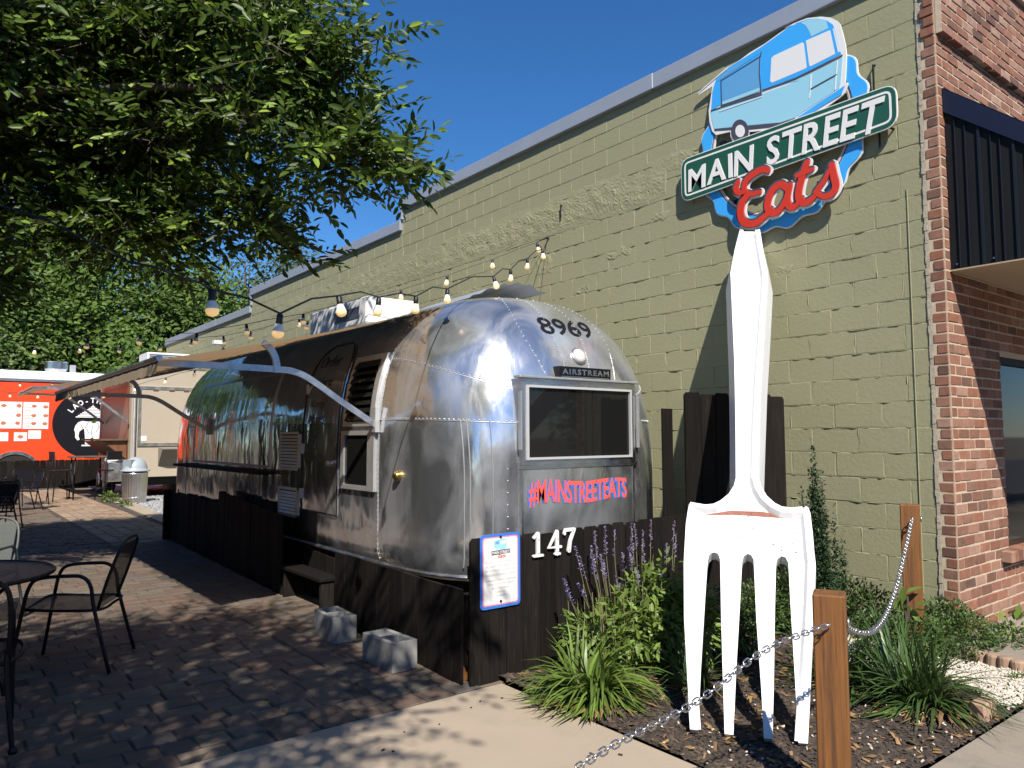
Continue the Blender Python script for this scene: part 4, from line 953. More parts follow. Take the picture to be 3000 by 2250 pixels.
# number 8969, clearance lamp and maker plate on the dome
mb = MB()
for i, c in enumerate('8969'):
    x0_, x1_ = -2.125 + .150 * i, -2.125 + .150 * i + .137
    v, f, bd, (a0, b0, a1, b1) = text2d(c, .010, 0)
    pts = []
    for (x, y) in v:
        u = (x - a0) / (a1 - a0); w = (y - b0) / (b1 - b0); X = x0_ + (x1_ - x0_) * u + .01 * w; Z = 2.405 + .155 * w - .0 * i
        Yf = front_y(X, Z); nz_ = Vector((0, -1, .9)).normalized() * .004; pts.append((X, Yf + nz_.y, Z + nz_.z))
    mb.add(pts, f)
mb.build('number', m_inkb, tl, recalc=False)
def on_front(x, z):
    e = .01; y = front_y(x, z); p = Vector((x, y, z)); dx = Vector((2 * e, front_y(x + e, z) - front_y(x - e, z), 0)); dz = Vector((0, front_y(x, z + e) - front_y(x, z - e), 2 * e)); nn = dx.cross(dz).normalized()
    if nn.y > 0: nn = -nn
    return p, nn
p, nn = on_front(-1.83, 2.225); q_ = nn.to_track_quat('Z', 'Y').to_matrix()
mb = MB(); mb.lathe([(.078, -.01), (.078, .008), (.070, .014), (.066, .010)], p, 24, q_); lmp = mb.build('clearance_lamp', m_alu, tl, smooth=True)
mb = MB(); mb.lathe([(.066, .006), (.062, .020), (.046, .032), (.022, .038), (.002, .040)], p, 24, q_); mb.build('lens', m_lens, lmp, smooth=True)
mb = MB(); X0, X1 = -2.135, -1.56
mb.box((X0, 1.92, 2.022), (X1, 2.06, 2.122)); np_ = mb.build('maker_plate', m_inkb, tl)
mb = MB(); letters(mb, 'AIRSTREAM', lambda u, v, d: (X0 + .03 + (X1 - X0 - .055) * u, 1.918 - d, 2.058 + .046 * v), .0, .002, .03, 0, 1.25); mb.build('lettering', m_alu, np_, recalc=False)
mb = MB(); mb.box((X0 + .02, 1.916, 2.036), (X1 - .02, 1.919, 2.044)); mb.build('underline', m_alu, np_)
p, nn = Vector((-3.040, 2.86, 1.25)), Vector((-.97, -.25, .0)).normalized()
mb = MB(); mb.lathe([(.045, -.01), (.045, .012), (.036, .045), (.022, .06), (.002, .062)], p, 16, nn.to_track_quat('Z', 'Y').to_matrix()); mb.build('brass_cap', m_brass, tl, smooth=True)
# patio side: louvred window, lower pane, door, vents
SX = lambda z, d=0.: side_x(z) - d
def sidebox(mb, y0, y1, z0, z1, d0, d1):
    """panel hugging the side between two heights"""
    n = max(2, int((z1 - z0) / .12) + 1); vs = []
    for i in range(n):
        z = z0 + (z1 - z0) * i / (n - 1)
        vs += [(SX(z, d1), y0, z), (SX(z, d1), y1, z), (SX(z, d0), y0, z), (SX(z, d0), y1, z)]
    fs = []
    for i in range(n - 1):
        a = 4 * i; b = a + 4; fs += [(a, a + 1, b + 1, b), (a + 2, a, b, b + 2), (a + 1, a + 3, b + 3, b + 1)]
    fs += [(0, 2, 3, 1), (4 * n - 4, 4 * n - 3, 4 * n - 1, 4 * n - 2)]; return mb.add(vs, fs)
wn = MB()
for y0, y1, z0, z1 in ((3.26, 3.34, 1.66, 2.30), (3.80, 3.86, 1.66, 2.30), (3.34, 3.80, 2.25, 2.30), (3.34, 3.80, 1.66, 1.70), (3.24, 3.36, 1.10, 1.62), (3.82, 3.88, 1.10, 1.62), (3.36, 3.82, 1.10, 1.14), (3.36, 3.82, 1.58, 1.62)): sidebox(wn, y0, y1, z0, z1, -.01, .028)
lw = wn.build('louvre_window', m_dull, tl)
mb = MB(); sidebox(mb, 3.335, 3.805, 1.70, 2.26, -.03, .004); sidebox(mb, 3.355, 3.825, 1.13, 1.59, -.03, .010); mb.build('pane', m_glass, lw)
for i in range(8):
    z = 1.71 + .068 * i; mb = MB(); mb.add([(SX(z, .045), 3.335, z), (SX(z, .045), 3.805, z), (SX(z + .07, .010), 3.805, z + .075), (SX(z + .07, .010), 3.335, z + .075), (SX(z, .040), 3.335, z), (SX(z, .040), 3.805, z), (SX(z + .07, .005), 3.805, z + .075), (SX(z + .07, .005), 3.335, z + .075)], [(0, 1, 2, 3), (4, 7, 6, 5), (0, 4, 5, 1), (0, 3, 7, 4), (1, 5, 6, 2)]); mb.build('slat', m_glass, lw)
dr = MB(); P = [(3.98, .84), (4.80, .84), (4.80, 2.20), (4.76, 2.36), (4.66, 2.46), (4.50, 2.50), (4.28, 2.50), (4.12, 2.46), (4.02, 2.36), (3.98, 2.20)]
vs = []; npt = len(P)
for d in (.012, -.02): vs += [(SX(z, d), y, z) for y, z in P]
tris = geometry.tessellate_polygon([[Vector((y, z, 0)) for y, z in P]])
# split the door into horizontal strips so it follows the curve of the side
zz = sorted(set([.84, 1.1, 1.4, 1.7, 1.95, 2.1, 2.2, 2.28, 2.36, 2.42, 2.46, 2.49]))
def dw(z):
    if z <= 2.2: return 3.98, 4.80
    t = min(1, (z - 2.2) / .30); k = 1 - math.sqrt(max(0, 1 - t * t)); return 3.98 + .30 * k, 4.80 - .30 * k
vs = []
for z in zz: a, b = dw(z); vs += [(SX(z, .012), a, z), (SX(z, .012), b, z), (SX(z, -.02), a, z), (SX(z, -.02), b, z)]
dr.add(vs, [f for i in range(len(zz) - 1) for f in ((4 * i, 4 * i + 1, 4 * i + 5, 4 * i + 4), (4 * i + 2, 4 * i, 4 * i + 4, 4 * i + 6), (4 * i + 1, 4 * i + 3, 4 * i + 7, 4 * i + 5))]); door = dr.build('door', m_skin, tl, smooth=False)
mb = MB(); P2 = [(SX(z, .016), dw(z)[0] - .008, z) for z in zz] + [(SX(z, .016), dw(z)[1] + .008, z) for z in zz[::-1]]; mb.tube(P2 + [P2[0]], .007, 5); mb.build('door_gasket', m_cord, door)
mb = MB(); mb.lathe([(.028, 0), (.028, .02), (.018, .03), (.026, .05), (.022, .066), (.002, .07)], (SX(1.32, .012), 4.06, 1.32), 14, Matrix.Rotation(-math.pi / 2, 3, 'Y')); mb.build('handle', m_chain, door, smooth=True)
for z in (1.0, 1.45, 2.05):
    mb = MB(); mb.box((SX(z, .028), 4.79, z - .05), (SX(z, .01), 4.83, z + .05)); mb.build('hinge', m_dull, door)
def grille(y0, y1, z0, z1):
    mb = MB()
    for a, b, c, d in ((y0, y0 + .025, z0, z1), (y1 - .025, y1, z0, z1), (y0, y1, z0, z0 + .025), (y0, y1, z1 - .025, z1)): sidebox(mb, a, b, c, d, -.005, .015 + (.001 if b - a > .1 else 0))
    o = mb.build('vent_grille', m_dull, tl); mb = MB(); sidebox(mb, y0 + .02, y1 - .02, z0 + .02, z1 - .02, -.02, .002); mb.build('backing', m_inside, o)
    n = int((z1 - z0 - .05) / .034)
    for i in range(n):
        z = z0 + .03 + .034 * i; mb = MB(); mb.add([(SX(z, .016), y0 + .025, z), (SX(z, .016), y1 - .025, z), (SX(z, .004), y1 - .025, z + .026), (SX(z, .004), y0 + .025, z + .026)], [(0, 1, 2, 3)]); mb.build('slat', m_dull, o)
grille(4.90, 5.42, 1.22, 1.62); grille(4.92, 5.44, .74, 1.04)
mb = MB(); sidebox(mb, 5.75, 8.7, 1.25, 2.28, -.02, .006); sw = mb.build('serving_hatch', m_skin, tl)
mb = MB(); sidebox(mb, 5.72, 5.75, 1.22, 2.31, -.02, .012); sidebox(mb, 8.70, 8.73, 1.22, 2.31, -.02, .012); sidebox(mb, 5.75, 8.70, 2.28, 2.31, -.02, .012); sidebox(mb, 5.75, 8.70, 1.22, 1.25, -.02, .012); mb.build('frame', m_dull, sw)
mb = MB(); mb.bevbox((SX(1.17) - .17, 5.6, 1.155), (SX(1.17) + .02, 9.15, 1.19), .005); mb.build('counter_shelf', m_fence, tl)
def sidetext(s, y0, y1, z0, z1):
    mb = MB(); letters(mb, s, lambda u, v, d: (SX(z0 + (z1 - z0) * v, .015), y0 + (y1 - y0) * u, z0 + (z1 - z0) * v), 0, 0, .005, .25); mb.build('handwriting', m_dgrey, tl, recalc=False)
for s, y0, y1, z0, z1 in (('Order', 4.70, 4.22, 2.26, 2.38), ('Here', 4.62, 4.28, 2.06, 2.16), ('Kizzy', 4.68, 4.34, 1.84, 1.93), ('Mauds', 4.68, 4.30, 1.70, 1.79), ('Tu-F', 4.72, 4.44, 1.56, 1.63), ('11-3', 4.68, 4.44, 1.44, 1.52), ('8N-400205', 4.76, 4.28, 1.33, 1.385)): sidetext(s, y0, y1, z0, z1)
# roof gear
mb = MB(); mb.bevbox((-1.95, 5.6, 2.92), (-1.2, 7.3, 3.27), .03); mb.bevbox((-1.9, 5.66, 2.78), (-1.25, 7.24, 2.92), .01); acu = mb.build('roof_air_conditioner', m_white_pl, tl)
mb = MB(); mb.box((-1.956, 5.8, 3.02), (-1.95, 6.5, 3.16)); mb.build('vent', m_dgrey, acu)
mb = MB(); vs = []; nx, ny = 26, 14
for j in range(ny):
    for i in range(nx):
        u = i / (nx - 1); v = j / (ny - 1); x = -2.15 + .95 * u; y = 3.15 + 1.1 * v; z = 2.85 + .21 * math.sin(min(1, u * 1.1) * math.pi * .66) * (1 - .2 * v) + .010 * math.sin(u * 34) - .05 * max(0, u - .75) * 3 * (1 - v * .5)
        vs.append((x, y, z))
mb.add(vs, [(j * nx + i, j * nx + i + 1, (j + 1) * nx + i + 1, (j + 1) * nx + i) for j in range(ny - 1) for i in range(nx - 1)])
cs = mb.build('curled_roof_sheet', m_coping, tl, smooth=True)
tag(cs)
for y in (5.9, 6.75):
    for s_ in (-1, 1):
        mb = MB(); mb.lathe([(.33, -.09), (.36, -.06), (.36, .06), (.33, .09)], (XC + s_ * .98, y, .36), 20, Matrix.Rotation(math.pi / 2, 3, 'Y')); mb.build('wheel', m_tyre, tl)
# awning
aw = thing('awning', 'tan canvas awning on bent steel arms along the silver trailer', 'awning', (-3.9, 5.5, 2.0))
def awn(t, x0, z0, x1, z1, y0, y1, sag=.03):
    vs = []; nx, ny = 10, 24
    for j in range(ny):
        for i in range(nx):
            u = i / (nx - 1); v = j / (ny - 1); vs.append((x0 + (x1 - x0) * u, y0 + (y1 - y0) * v + .10 * (1 - u) * (0 if v else -1) * 0, z0 + (z1 - z0) * u - sag * math.sin(math.pi * u) * (1 + .25 * math.sin(v * 25)) + .006 * math.sin(v * 60)))
    mb = MB(); mb.add(vs, [(j * nx + i, j * nx + i + 1, (j + 1) * nx + i + 1, (j + 1) * nx + i) for j in range(ny - 1) for i in range(nx - 1)]); mb.build('canvas', m_canvas, t, smooth=True)
    vs = []; ny = 60
    for j in range(ny):
        y = y0 + (y1 - y0) * j / (ny - 1); vs += [(x1, y, z1 + .01), (x1 - .015 + .004 * math.sin(j * 1.7), y, z1 - .10 + .006 * math.sin(j * 2.3))]
    mb = MB(); mb.add(vs, [(2 * j, 2 * j + 2, 2 * j + 3, 2 * j + 1) for j in range(ny - 1)]); mb.build('valance', m_valance, t)
    mb = MB(); mb.tube([(x1, y0 - .02, z1 + .01), (x1, y1 + .02, z1 + .01)], .022, 8); mb.build('roller', m_alu, t)
awn(aw, -2.50, 2.715, -4.84, 2.10, 3.0, 8.05)
def flatbar(t, P, w=.05, th=.022, name='arm'):
    """bar of rectangular section along a path lying in a plane y = const"""
    P = spline(P, 6); n = len(P); vs = []
    for i in range(n):
        tt = (P[min(i + 1, n - 1)] - P[max(i - 1, 0)]).normalized(); nn = Vector((-tt.z, 0, tt.x))
        for a, b in ((-1, -1), (1, -1), (1, 1), (-1, 1)): vs.append(P[i] + nn * (w / 2 * a) + Vector((0, th / 2 * b, 0)))
    mb = MB(); mb.add(vs, [(4 * i + k, 4 * i + (k + 1) % 4, 4 * i + 4 + (k + 1) % 4, 4 * i + 4 + k) for i in range(n - 1) for k in range(4)] + [(0, 1, 2, 3), (4 * n - 4, 4 * n - 1, 4 * n - 2, 4 * n - 3)]); mb.build(name, m_alu, t)
for y in (3.22, 8.0):
    flatbar(aw, [(-3.06, y, 1.66), (-3.40, y, 1.865), (-3.66, y, 2.03), (-3.80, y, 2.085), (-3.94, y, 2.095), (-4.35, y, 2.10), (-4.84, y, 2.10)])
    flatbar(aw, [(-3.93, y - .004, 2.07), (-3.945, y - .004, 2.17), (-3.985, y - .004, 2.25), (-4.05, y - .004, 2.30)], .05, .03, 'curved_strut')
    mb = MB(); mb.bevbox((-3.09, y - .035, 1.60), (-3.045, y + .035, 1.82), .005); mb.build('bracket', m_dull, aw)
# ------------------------------------------------------------------ timber posts and chains
def post(name, label, x, y, h, rz):
    t = thing(name, label, 'post', (x, y, 0), rz, 'timber posts carrying the chain')
    mb = MB(); mb.bevbox((-.0625, -.0625, -.2), (.0625, .0625, h), .006, jit=.0015); mb.build('timber', m_post, t, local=True)
    return t
p1 = post('timber_post', 'orange brown square timber post in front of the fork, nearest one with two chains', -3.075, -.815, .91, R_(27))
p2 = post('timber_post', 'orange brown square timber post by the green wall, half hidden in plants at its foot', -.50, .0, 1.07, R_(24))
p3 = post('timber_post', 'timber post at the near end of the slack chain, out of view', -5.75, -1.35, .85, 0)
for t, z, dx, dy in ((p1, .80, -.03, -.035), (p2, .97, -.03, -.035)):
    mb = MB(); P = [(dx * 1.0 + .018 * math.cos(a), dy - .018 * 0 - .035, z + .018 * math.sin(a)) for a in np.linspace(0, 2 * math.pi, 12)]; mb.tube(P, .005, 6, cap=False); mb.tube([(dx * .7, dy + .0, z), (dx, dy - .02, z)], .006, 6); mb.build('eye_bolt', m_chain, t, local=True, smooth=True)
def chain(label, pts, link_l, r, wid, grp='steel chains between the timber posts'):
    t = thing('chain', label, 'chain', pts[0], 0, grp)
    S = spline(pts, 40); L = [0]
    for a, b in zip(S[:-1], S[1:]): L.append(L[-1] + (b - a).length)
    n = int(L[-1] / (link_l * .76)); mes = []
    base = MB(); Q = []
    for k in range(14):
        a = 2 * math.pi * k / 14; Q.append(((link_l / 2 - wid / 2) * math.copysign(1, math.cos(a)) * (1 if abs(math.cos(a)) > .3 else abs(math.cos(a)) / .3) + wid / 2 * math.cos(a), wid / 2 * math.sin(a), 0))
    base.tube(Q + [Q[0]], r, 5, cap=False); me = base.mesh('link', m_chain, True)
    for i in range(n):
        d = L[-1] * (i + .5) / n; j = next((j for j in range(1, len(L)) if L[j] >= d), len(L) - 1); p = S[j - 1].lerp(S[j], (d - L[j - 1]) / max(1e-6, L[j] - L[j - 1])); tt = (S[j] - S[j - 1]).normalized()
        o = link('link', me, t); q = tt.to_track_quat('X', 'Z').to_matrix() @ Matrix.Rotation(R_(35 + 90 * (i % 2) + random.uniform(-12, 12)), 3, 'X')
        o.location = p - Vector(pts[0]); o.rotation_euler = q.to_euler()
    return t
chain('thin steel chain sagging from the nearest timber post across the fork tines to the left', [(-3.15, -.86, .80), (-3.56, -.83, .765), (-3.97, -.83, .665), (-4.42, -.86, .635), (-4.70, -.93, .63), (-5.2, -1.12, .64), (-5.69, -1.33, .72)], .040, .0030, .021)
def proj_chain():
    a = Vector((-3.01, -.80, .79)); b = Vector((-.58, -.05, .98)); out = []
    for i in range(7):
        t = i / 6; p = a.lerp(b, t); p.z -= .36 * math.sin(math.pi * t) ** 1.0 * (1 - .15 * t); out.append(tuple(p))
    return out
chain('bright steel chain hanging in a deep curve between the two timber posts', proj_chain(), .030, .0042, .026)

# concrete blocks on the paving
def cinder(label, x, y, rz):
    t = thing('concrete_block', label, 'concrete block', (x, y, 0), rz, 'hollow concrete blocks standing by the skirt fence')
    mb = MB(); w, l, h, k = .195, .40, .195, .032
    P = [(-w / 2, -l / 2), (w / 2, -l / 2), (w / 2, l / 2), (-w / 2, l / 2)]
    mb.bevbox((-w / 2, -l / 2, 0), (-w / 2 + k, l / 2, h), .004, jit=.001); mb.bevbox((w / 2 - k, -l / 2, 0), (w / 2, l / 2, h), .004, jit=.001)
    for yy in (-l / 2, -k / 2, l / 2 - k): mb.bevbox((-w / 2 + k - .004, yy, .001), (w / 2 - k + .004, yy + k, h - .001), .002)
    mb.build('shell', m_cmu, t, local=True); return t
cinder('grey hollow concrete block farther from the plaque, its end in dappled light', -3.485, 3.07, R_(-4))
cinder('grey hollow concrete block nearer to the plaque at the corner of the skirt fence', -3.495, 2.18, R_(3))

# edging
def edging(P, label):
    t = thing('garden_edging', label, 'garden edging', (P[0][0], P[0][1], 0), 0, 'scalloped edging rows round the pebbles')
    S = spline([(a, b, 0) for a, b in P], 20); d = 0; acc = 0
    mb = MB(); mb.lathe([(.046, -.05), (.046, .095), (.040, .105), (.002, .108)], (0, 0, 0), 12); me = mb.mesh('edging_block', m_edge)
    for a, b in zip(S[:-1], S[1:]):
        L = (b - a).length
        while acc < L:
            p = a.lerp(b, acc / L); o = link('edging_block', me, t); o.location = p - Vector((P[0][0], P[0][1], random.uniform(-.004, .004))); o.rotation_euler = (random.uniform(-.06, .06), random.uniform(-.06, .06), random.random()); acc += .083
        acc -= L
edging([(-1.0, .55), (-.55, .62), (-.2, .50), (-.12, .34)], 'tan scalloped edging blocks behind the white pebbles below the wall')
edging([(-.34, -.22), (-.40, -.42), (-.44, -.62), (-.45, -.80)], 'tan scalloped edging blocks at the right corner of the bed by the entry slab')
mb = MB(); mb.bevbox((-1.50, -.80, -.02), (-1.33, -.72, .10), .008); tag(mb.build('edging_stone', m_edge), 'single tan edging block at the sidewalk corner beside the largest grass clump', 'edging block')

# ------------------------------------------------------------------ plants in the bed
def blade_arrays(n, c, rad, L, wid, droop, up=(.3, 1.0), seg=5, floor=.034):
    """curved strap leaves from a crown: returns V,F,pv"""
    V = []; F = []; PV = []; k = 0
    for i in range(n):
        a = random.random() * 6.283; el = random.uniform(*up); l = random.uniform(*L); r0 = rad * random.random() ** .5
        p = Vector((c[0] + r0 * math.cos(a + 1), c[1] + r0 * math.sin(a + 1), c[2])); d = Vector((math.cos(a) * math.cos(el), math.sin(a) * math.cos(el), math.sin(el))); w = wid * random.uniform(.7, 1.2); sd = Vector((-math.sin(a), math.cos(a), random.uniform(-.4, .4))).normalized(); dr = random.uniform(*droop); pv = random.random()
        for j in range(seg + 1):
            t = j / seg; ww = w * (1 - t ** 2.2) * (.6 + .4 * min(1, t * 4)) + .0006; V += [tuple(p - sd * ww), tuple(p + sd * ww)]
            if j < seg: F.append((k + 2 * j, k + 2 * j + 1, k + 2 * j + 3, k + 2 * j + 2)); PV.append(pv)
            d = (d + Vector((0, 0, -dr / seg))).normalized(); p = p + d * (l / seg)
            if p.z < floor: p.z = floor + .004 * random.random()
        k += 2 * (seg + 1)
    return V, F, PV
def clump(label, c, n, rad, L, wid, mat, droop=(.8, 2.2), dry=60):
    t = thing('grass_clump', label, 'grass clump', c, 0, 'strap-leaved grass clumps in the bed')
    c0 = (0, 0, .02)
    V, F, PV = blade_arrays(n, c0, rad, L, wid, droop, (.55, 1.5)); o = link('blades', npmesh('blades', V, F, mat, PV), t)
    V, F, PV = blade_arrays(dry, c0, rad * 1.3, (L[0] * .75, L[1] * .95), wid * .8, (1.5, 3.5), (-.1, .65)); link('dry_blades', npmesh('dry_blades', V, F, m_dry, PV), t)
    return t
clump('bright green strap-leaved grass clump in front of the low dark fence', (-2.90, .82, .0), 340, .12, (.32, .54), .0105, m_lir, (1.3, 3.0), 230)
clump('dark green strap-leaved grass clump nearest the sidewalk at the right, with dry skirt', (-1.50, -.44, 0), 380, .14, (.32, .60), .008, m_lird, (.7, 2.1), 190)
clump('dark green strap-leaved grass clump right behind the nearest timber post', (-1.50, .02, 0), 260, .13, (.30, .54), .0075, m_lird, (.7, 2.1), 40)
clump('small dark grass clump behind the fork tines', (-2.25, .55, 0), 110, .08, (.25, .42), .006, m_lird)
def leaf_cloud(n, pts_fn, L, W, norm_fn=None, droop=.3):
    """n leaves (folded six-point shapes). pts_fn(i)->(pos,dir)"""
    V = np.zeros((n, 6, 3)); PV = np.zeros(n)
    for i in range(n):
        p, d = pts_fn(i); d = Vector(d); d.z -= droop * random.random(); d = d.normalized() if d.length > 1e-6 else Vector((0, 0, 1)); sd = d.cross(Vector((random.gauss(0, .5), random.gauss(0, .5), 1))); sd = sd.normalized() if sd.length > 1e-6 else d.orthogonal(); up = sd.cross(d); l = random.uniform(*L); w = l * random.uniform(*W)
        p = Vector(p)
        for k, (a, b, c) in enumerate(((0, 0, 0), (.35, .5, .12), (.75, .34, .06), (1, 0, -.06), (.75, -.34, .06), (.35, -.5, .12))): V[i, k] = p + d * (a * l) + sd * (b * w) + up * (c * w)
        PV[i] = random.random()
    idx = np.arange(n)[:, None] * 6; F = np.concatenate([idx + np.array([[0, 1, 2, 3]]), idx + np.array([[0, 3, 4, 5]])], 1).reshape(-1, 4)
    return V.reshape(-1, 3), F, np.repeat(PV, 2)
def bushfn(lobes, shell=.55):
    ws = [r[0] * r[1] * r[2] for _, r in lobes]; tot = sum(ws)
    def f(i):
        q = random.random() * tot
        for (c, r), w in zip(lobes, ws):
            q -= w
            if q <= 0: break
        d = Vector((random.gauss(0, 1), random.gauss(0, 1), random.gauss(0, 1))).normalized(); rr_ = (shell + (1 - shell) * random.random()) if random.random() < .8 else random.random()
        return (c[0] + d.x * r[0] * rr_, c[1] + d.y * r[1] * rr_, max(.01, c[2] + d.z * r[2] * rr_)), (d.x + random.gauss(0, .5), d.y + random.gauss(0, .5), d.z + random.gauss(0, .5))
    return f
sv = thing('salvia', 'leafy light green salvia with tall purple flower spikes against the low dark fence', 'flowering plant', (-2.25, 1.05, 0))
V, F, PV = leaf_cloud(2300, bushfn([((-2.62, 1.05, .26), (.24, .20, .19)), ((-2.38, 1.02, .30), (.26, .22, .22)), ((-2.12, 1.05, .42), (.20, .2, .25)), ((-1.95, 1.05, .58), (.13, .15, .15)), ((-1.98, .8, .3), (.16, .2, .3)), ((-2.2, .85, .25), (.2, .15, .2))]), (.05, .10), (.26, .36), droop=.8)
off = np.array([-2.25, 1.05, 0]); link('foliage', npmesh('foliage', V - off, F, m_salv, PV), sv)
st = MB()
for i in range(60):
    x = random.uniform(-2.75, -1.9); y = random.uniform(.85, 1.2); st.tube([(x + .4 * (-2.3 - x) * .3, y, 0), (x, y, random.uniform(.3, .6))], .003, 4)
st.build('stems', m_stem, sv)
spk = [(-2.76, .80), (-2.78, .64), (-2.83, .58), (-2.66, .60), (-2.60, .82), (-2.62, .83), (-2.565, .84), (-2.52, .72), (-2.46, .77), (-2.43, .64), (-2.38, .75), (-2.36, .71), (-2.40, .91), (-2.35, .94), (-2.28, .91), (-2.33, .82), (-2.26, .76), (-2.16, .96), (-2.12, .86), (-2.09, .82), (-2.05, .94), (-1.95, .88), (-1.92, .96), (-1.90, .80), (-1.78, .95), (-1.77, .86), (-2.2, .66), (-2.0, .6)]
for x, h in spk:
    y = random.uniform(1.0, 1.25); b0 = Vector((x * .75 + -2.3 * .25, y - .05, .3)); tp = Vector((x + random.uniform(-.01, .01), y + .02, h)); md = b0.lerp(tp, .6) + Vector((random.uniform(-.02, .02), 0, 0)); S = spline([b0, md, tp], 8)
    mb = MB(); mb.tube(S, .0022, 4); sps = mb.build('flower_stem', m_stem, sv); mb = MB(); nb = random.randint(7, 13)
    for j in range(nb * 4):
        t = .60 + .40 * j / (nb * 4); p = S[min(len(S) - 1, int(t * (len(S) - 1)))].lerp(S[min(len(S) - 1, int(t * (len(S) - 1)) + 1)], (t * (len(S) - 1)) % 1); a = random.random() * 6.3; d = Vector((math.cos(a), math.sin(a), .5)); r = .013 * (1.1 - .6 * (t - .6) / .4); q = p + d * r; sd = d.cross(Vector((0, 0, 1))).normalized() * .005
        mb.add([p, q - sd, q + d * .006, q + sd], [(0, 1, 2, 3)], random.random())
    mb.build('flower_spike', m_purp, sps, recalc=False)
def shrub(name, label, cat, lobes, n, L, W, mat, droop=.2, shell=.5, stems=0, grp=None):
    c = lobes[0][0]; t = thing(name, label, cat, (c[0], c[1], 0), 0, grp); V, F, PV = leaf_cloud(n, bushfn(lobes, shell), L, W, droop=droop); link('foliage', npmesh('foliage', V - np.array([c[0], c[1], 0]), F, mat, PV), t)
    mb = MB()
    for i in range(max(4, stems)):
        l = random.choice(lobes)[0]; mb.tube([(c[0] + random.uniform(-.03, .03), c[1] + random.uniform(-.03, .03), 0), (l[0], l[1], l[2])], .006, 5)
    mb.build('stems', m_bark, t); return t
up_ = []
for (x, y, z0, z1, r) in ((-.62, .66, .3, 1.42, .10), (-.80, .66, .3, 1.12, .055), (-.50, .66, .3, 1.2, .06), (-.38, .64, .2, .95, .05), (-.30, .62, .2, .82, .04), (-.70, .66, .3, 1.0, .09), (-.58, .64, .1, .8, .13)):
    n = 7
    for i in range(n):
        t = i / (n - 1); up_.append(((x, y, z0 + (z1 - z0) * t), (r * (1.05 - .85 * t ** 1.5), r * (1.05 - .85 * t ** 1.5), (z1 - z0) / n * .8)))
shrub('upright_shrub', 'narrow upright dark green shrub standing against the green wall right of the fork', 'shrub', up_, 17000, (.018, .034), (.45, .6), m_jun, -.6, .2)
shrub('ground_cover', 'dark green spreading ground cover spilling over the edging below the brick corner', 'shrub', [((-.62, -.10, .17), (.26, .20, .15)), ((-.30, -.25, .17), (.26, .22, .16)), ((-.85, .05, .20), (.2, .2, .18)), ((-.12, -.05, .2), (.2, .2, .18)), ((.02, -.40, .12), (.2, .16, .11))], 8000, (.018, .034), (.4, .6), m_cover, .1, .5, 14)
shrub('ground_cover', 'dense dark ground cover against the wall behind the hanging chain', 'shrub', [((-.75, .85, .30), (.30, .22, .26)), ((-.45, .8, .26), (.28, .2, .22)), ((-.25, .6, .24), (.22, .22, .22)), ((-1.05, .9, .25), (.25, .2, .22)), ((-.35, .35, .22), (.25, .22, .2))], 9000, (.018, .034), (.4, .6), m_cover, .1, .5, 14)
shrub('broadleaf_weed', 'bright broad-leaved weed growing beside the back timber post', 'weed', [((-.72, -.06, .46), (.07, .07, .10)), ((-.74, -.05, .36), (.07, .07, .08))], 18, (.10, .15), (.4, .5), m_salv, .9, .5)
shrub('broadleaf_weed', 'pointed-leaved weed sprawling onto the entry slab by the brick corner', 'weed', [((.10, -.42, .22), (.12, .1, .08)), ((.22, -.60, .12), (.12, .08, .05))], 34, (.08, .13), (.3, .4), m_salv, .3, .5)
shrub('shade_shrub', 'dark leafy undergrowth in the shade behind the fork tines', 'shrub', [((-1.95, 1.05, .28), (.26, .25, .28)), ((-1.65, .9, .25), (.25, .25, .25)), ((-1.45, .75, .2), (.2, .2, .2))], 1500, (.04, .08), (.3, .4), m_cover, .5, .4)
shrub('pebble_weed', 'small low weed patch growing in the white pebbles by the sidewalk', 'weed', [((-.62, -.68, .03), (.12, .08, .04)), ((-.85, -.72, .02), (.08, .05, .03))], 260, (.015, .04), (.25, .4), m_weed, .1, .4)
def tuft_points(n):
    out = []
    for _ in range(n):
        c = random.choice(cells[:900]); out.append((c[0] + random.choice((-.5, .5)) * (c[3]), c[1] + random.uniform(-.08, .08)))
    return out
V = []; F = []; PV = []
for (x, y) in tuft_points(230):
    if x < -6 : continue
    v, f, p = blade_arrays(random.randint(4, 12), (x, y, -.01), .015, (.02, .05), .002, (.5, 2), (.3, 1.3), 3, -.02); k = len(V); V += v; F += [tuple(i + k for i in q) for q in f]; PV += p
stuff(tag(link('joint_weeds', npmesh('joint_weeds', V, F, m_weed, PV)), 'tiny weeds sprouting in the joints of the paver patio', 'weeds'))
mb = MB()
for _ in range(420):
    x = random.uniform(-6.2, -3.5); y = random.uniform(1.6, 9); r = random.uniform(.004, .010); mb.add([(x - r, y, .006), (x, y - r * .5, .008), (x + r, y, .005), (x, y + r * .5, .009)], [(0, 1, 2, 3)], random.random())
stuff(tag(mb.build('fallen_leaflets', m_dry, recalc=False), 'tiny yellow leaflets scattered over the patio pavers', 'leaf litter'))
shrub('kerb_weed', 'green weed patch at the end of the kerb strip beside the trash can', 'weed', [((-2.45, 18.1, .10), (.22, .4, .11)), ((-2.40, 16.6, .04), (.10, .6, .05))], 420, (.05, .11), (.3, .4), m_weed, 0, .3)
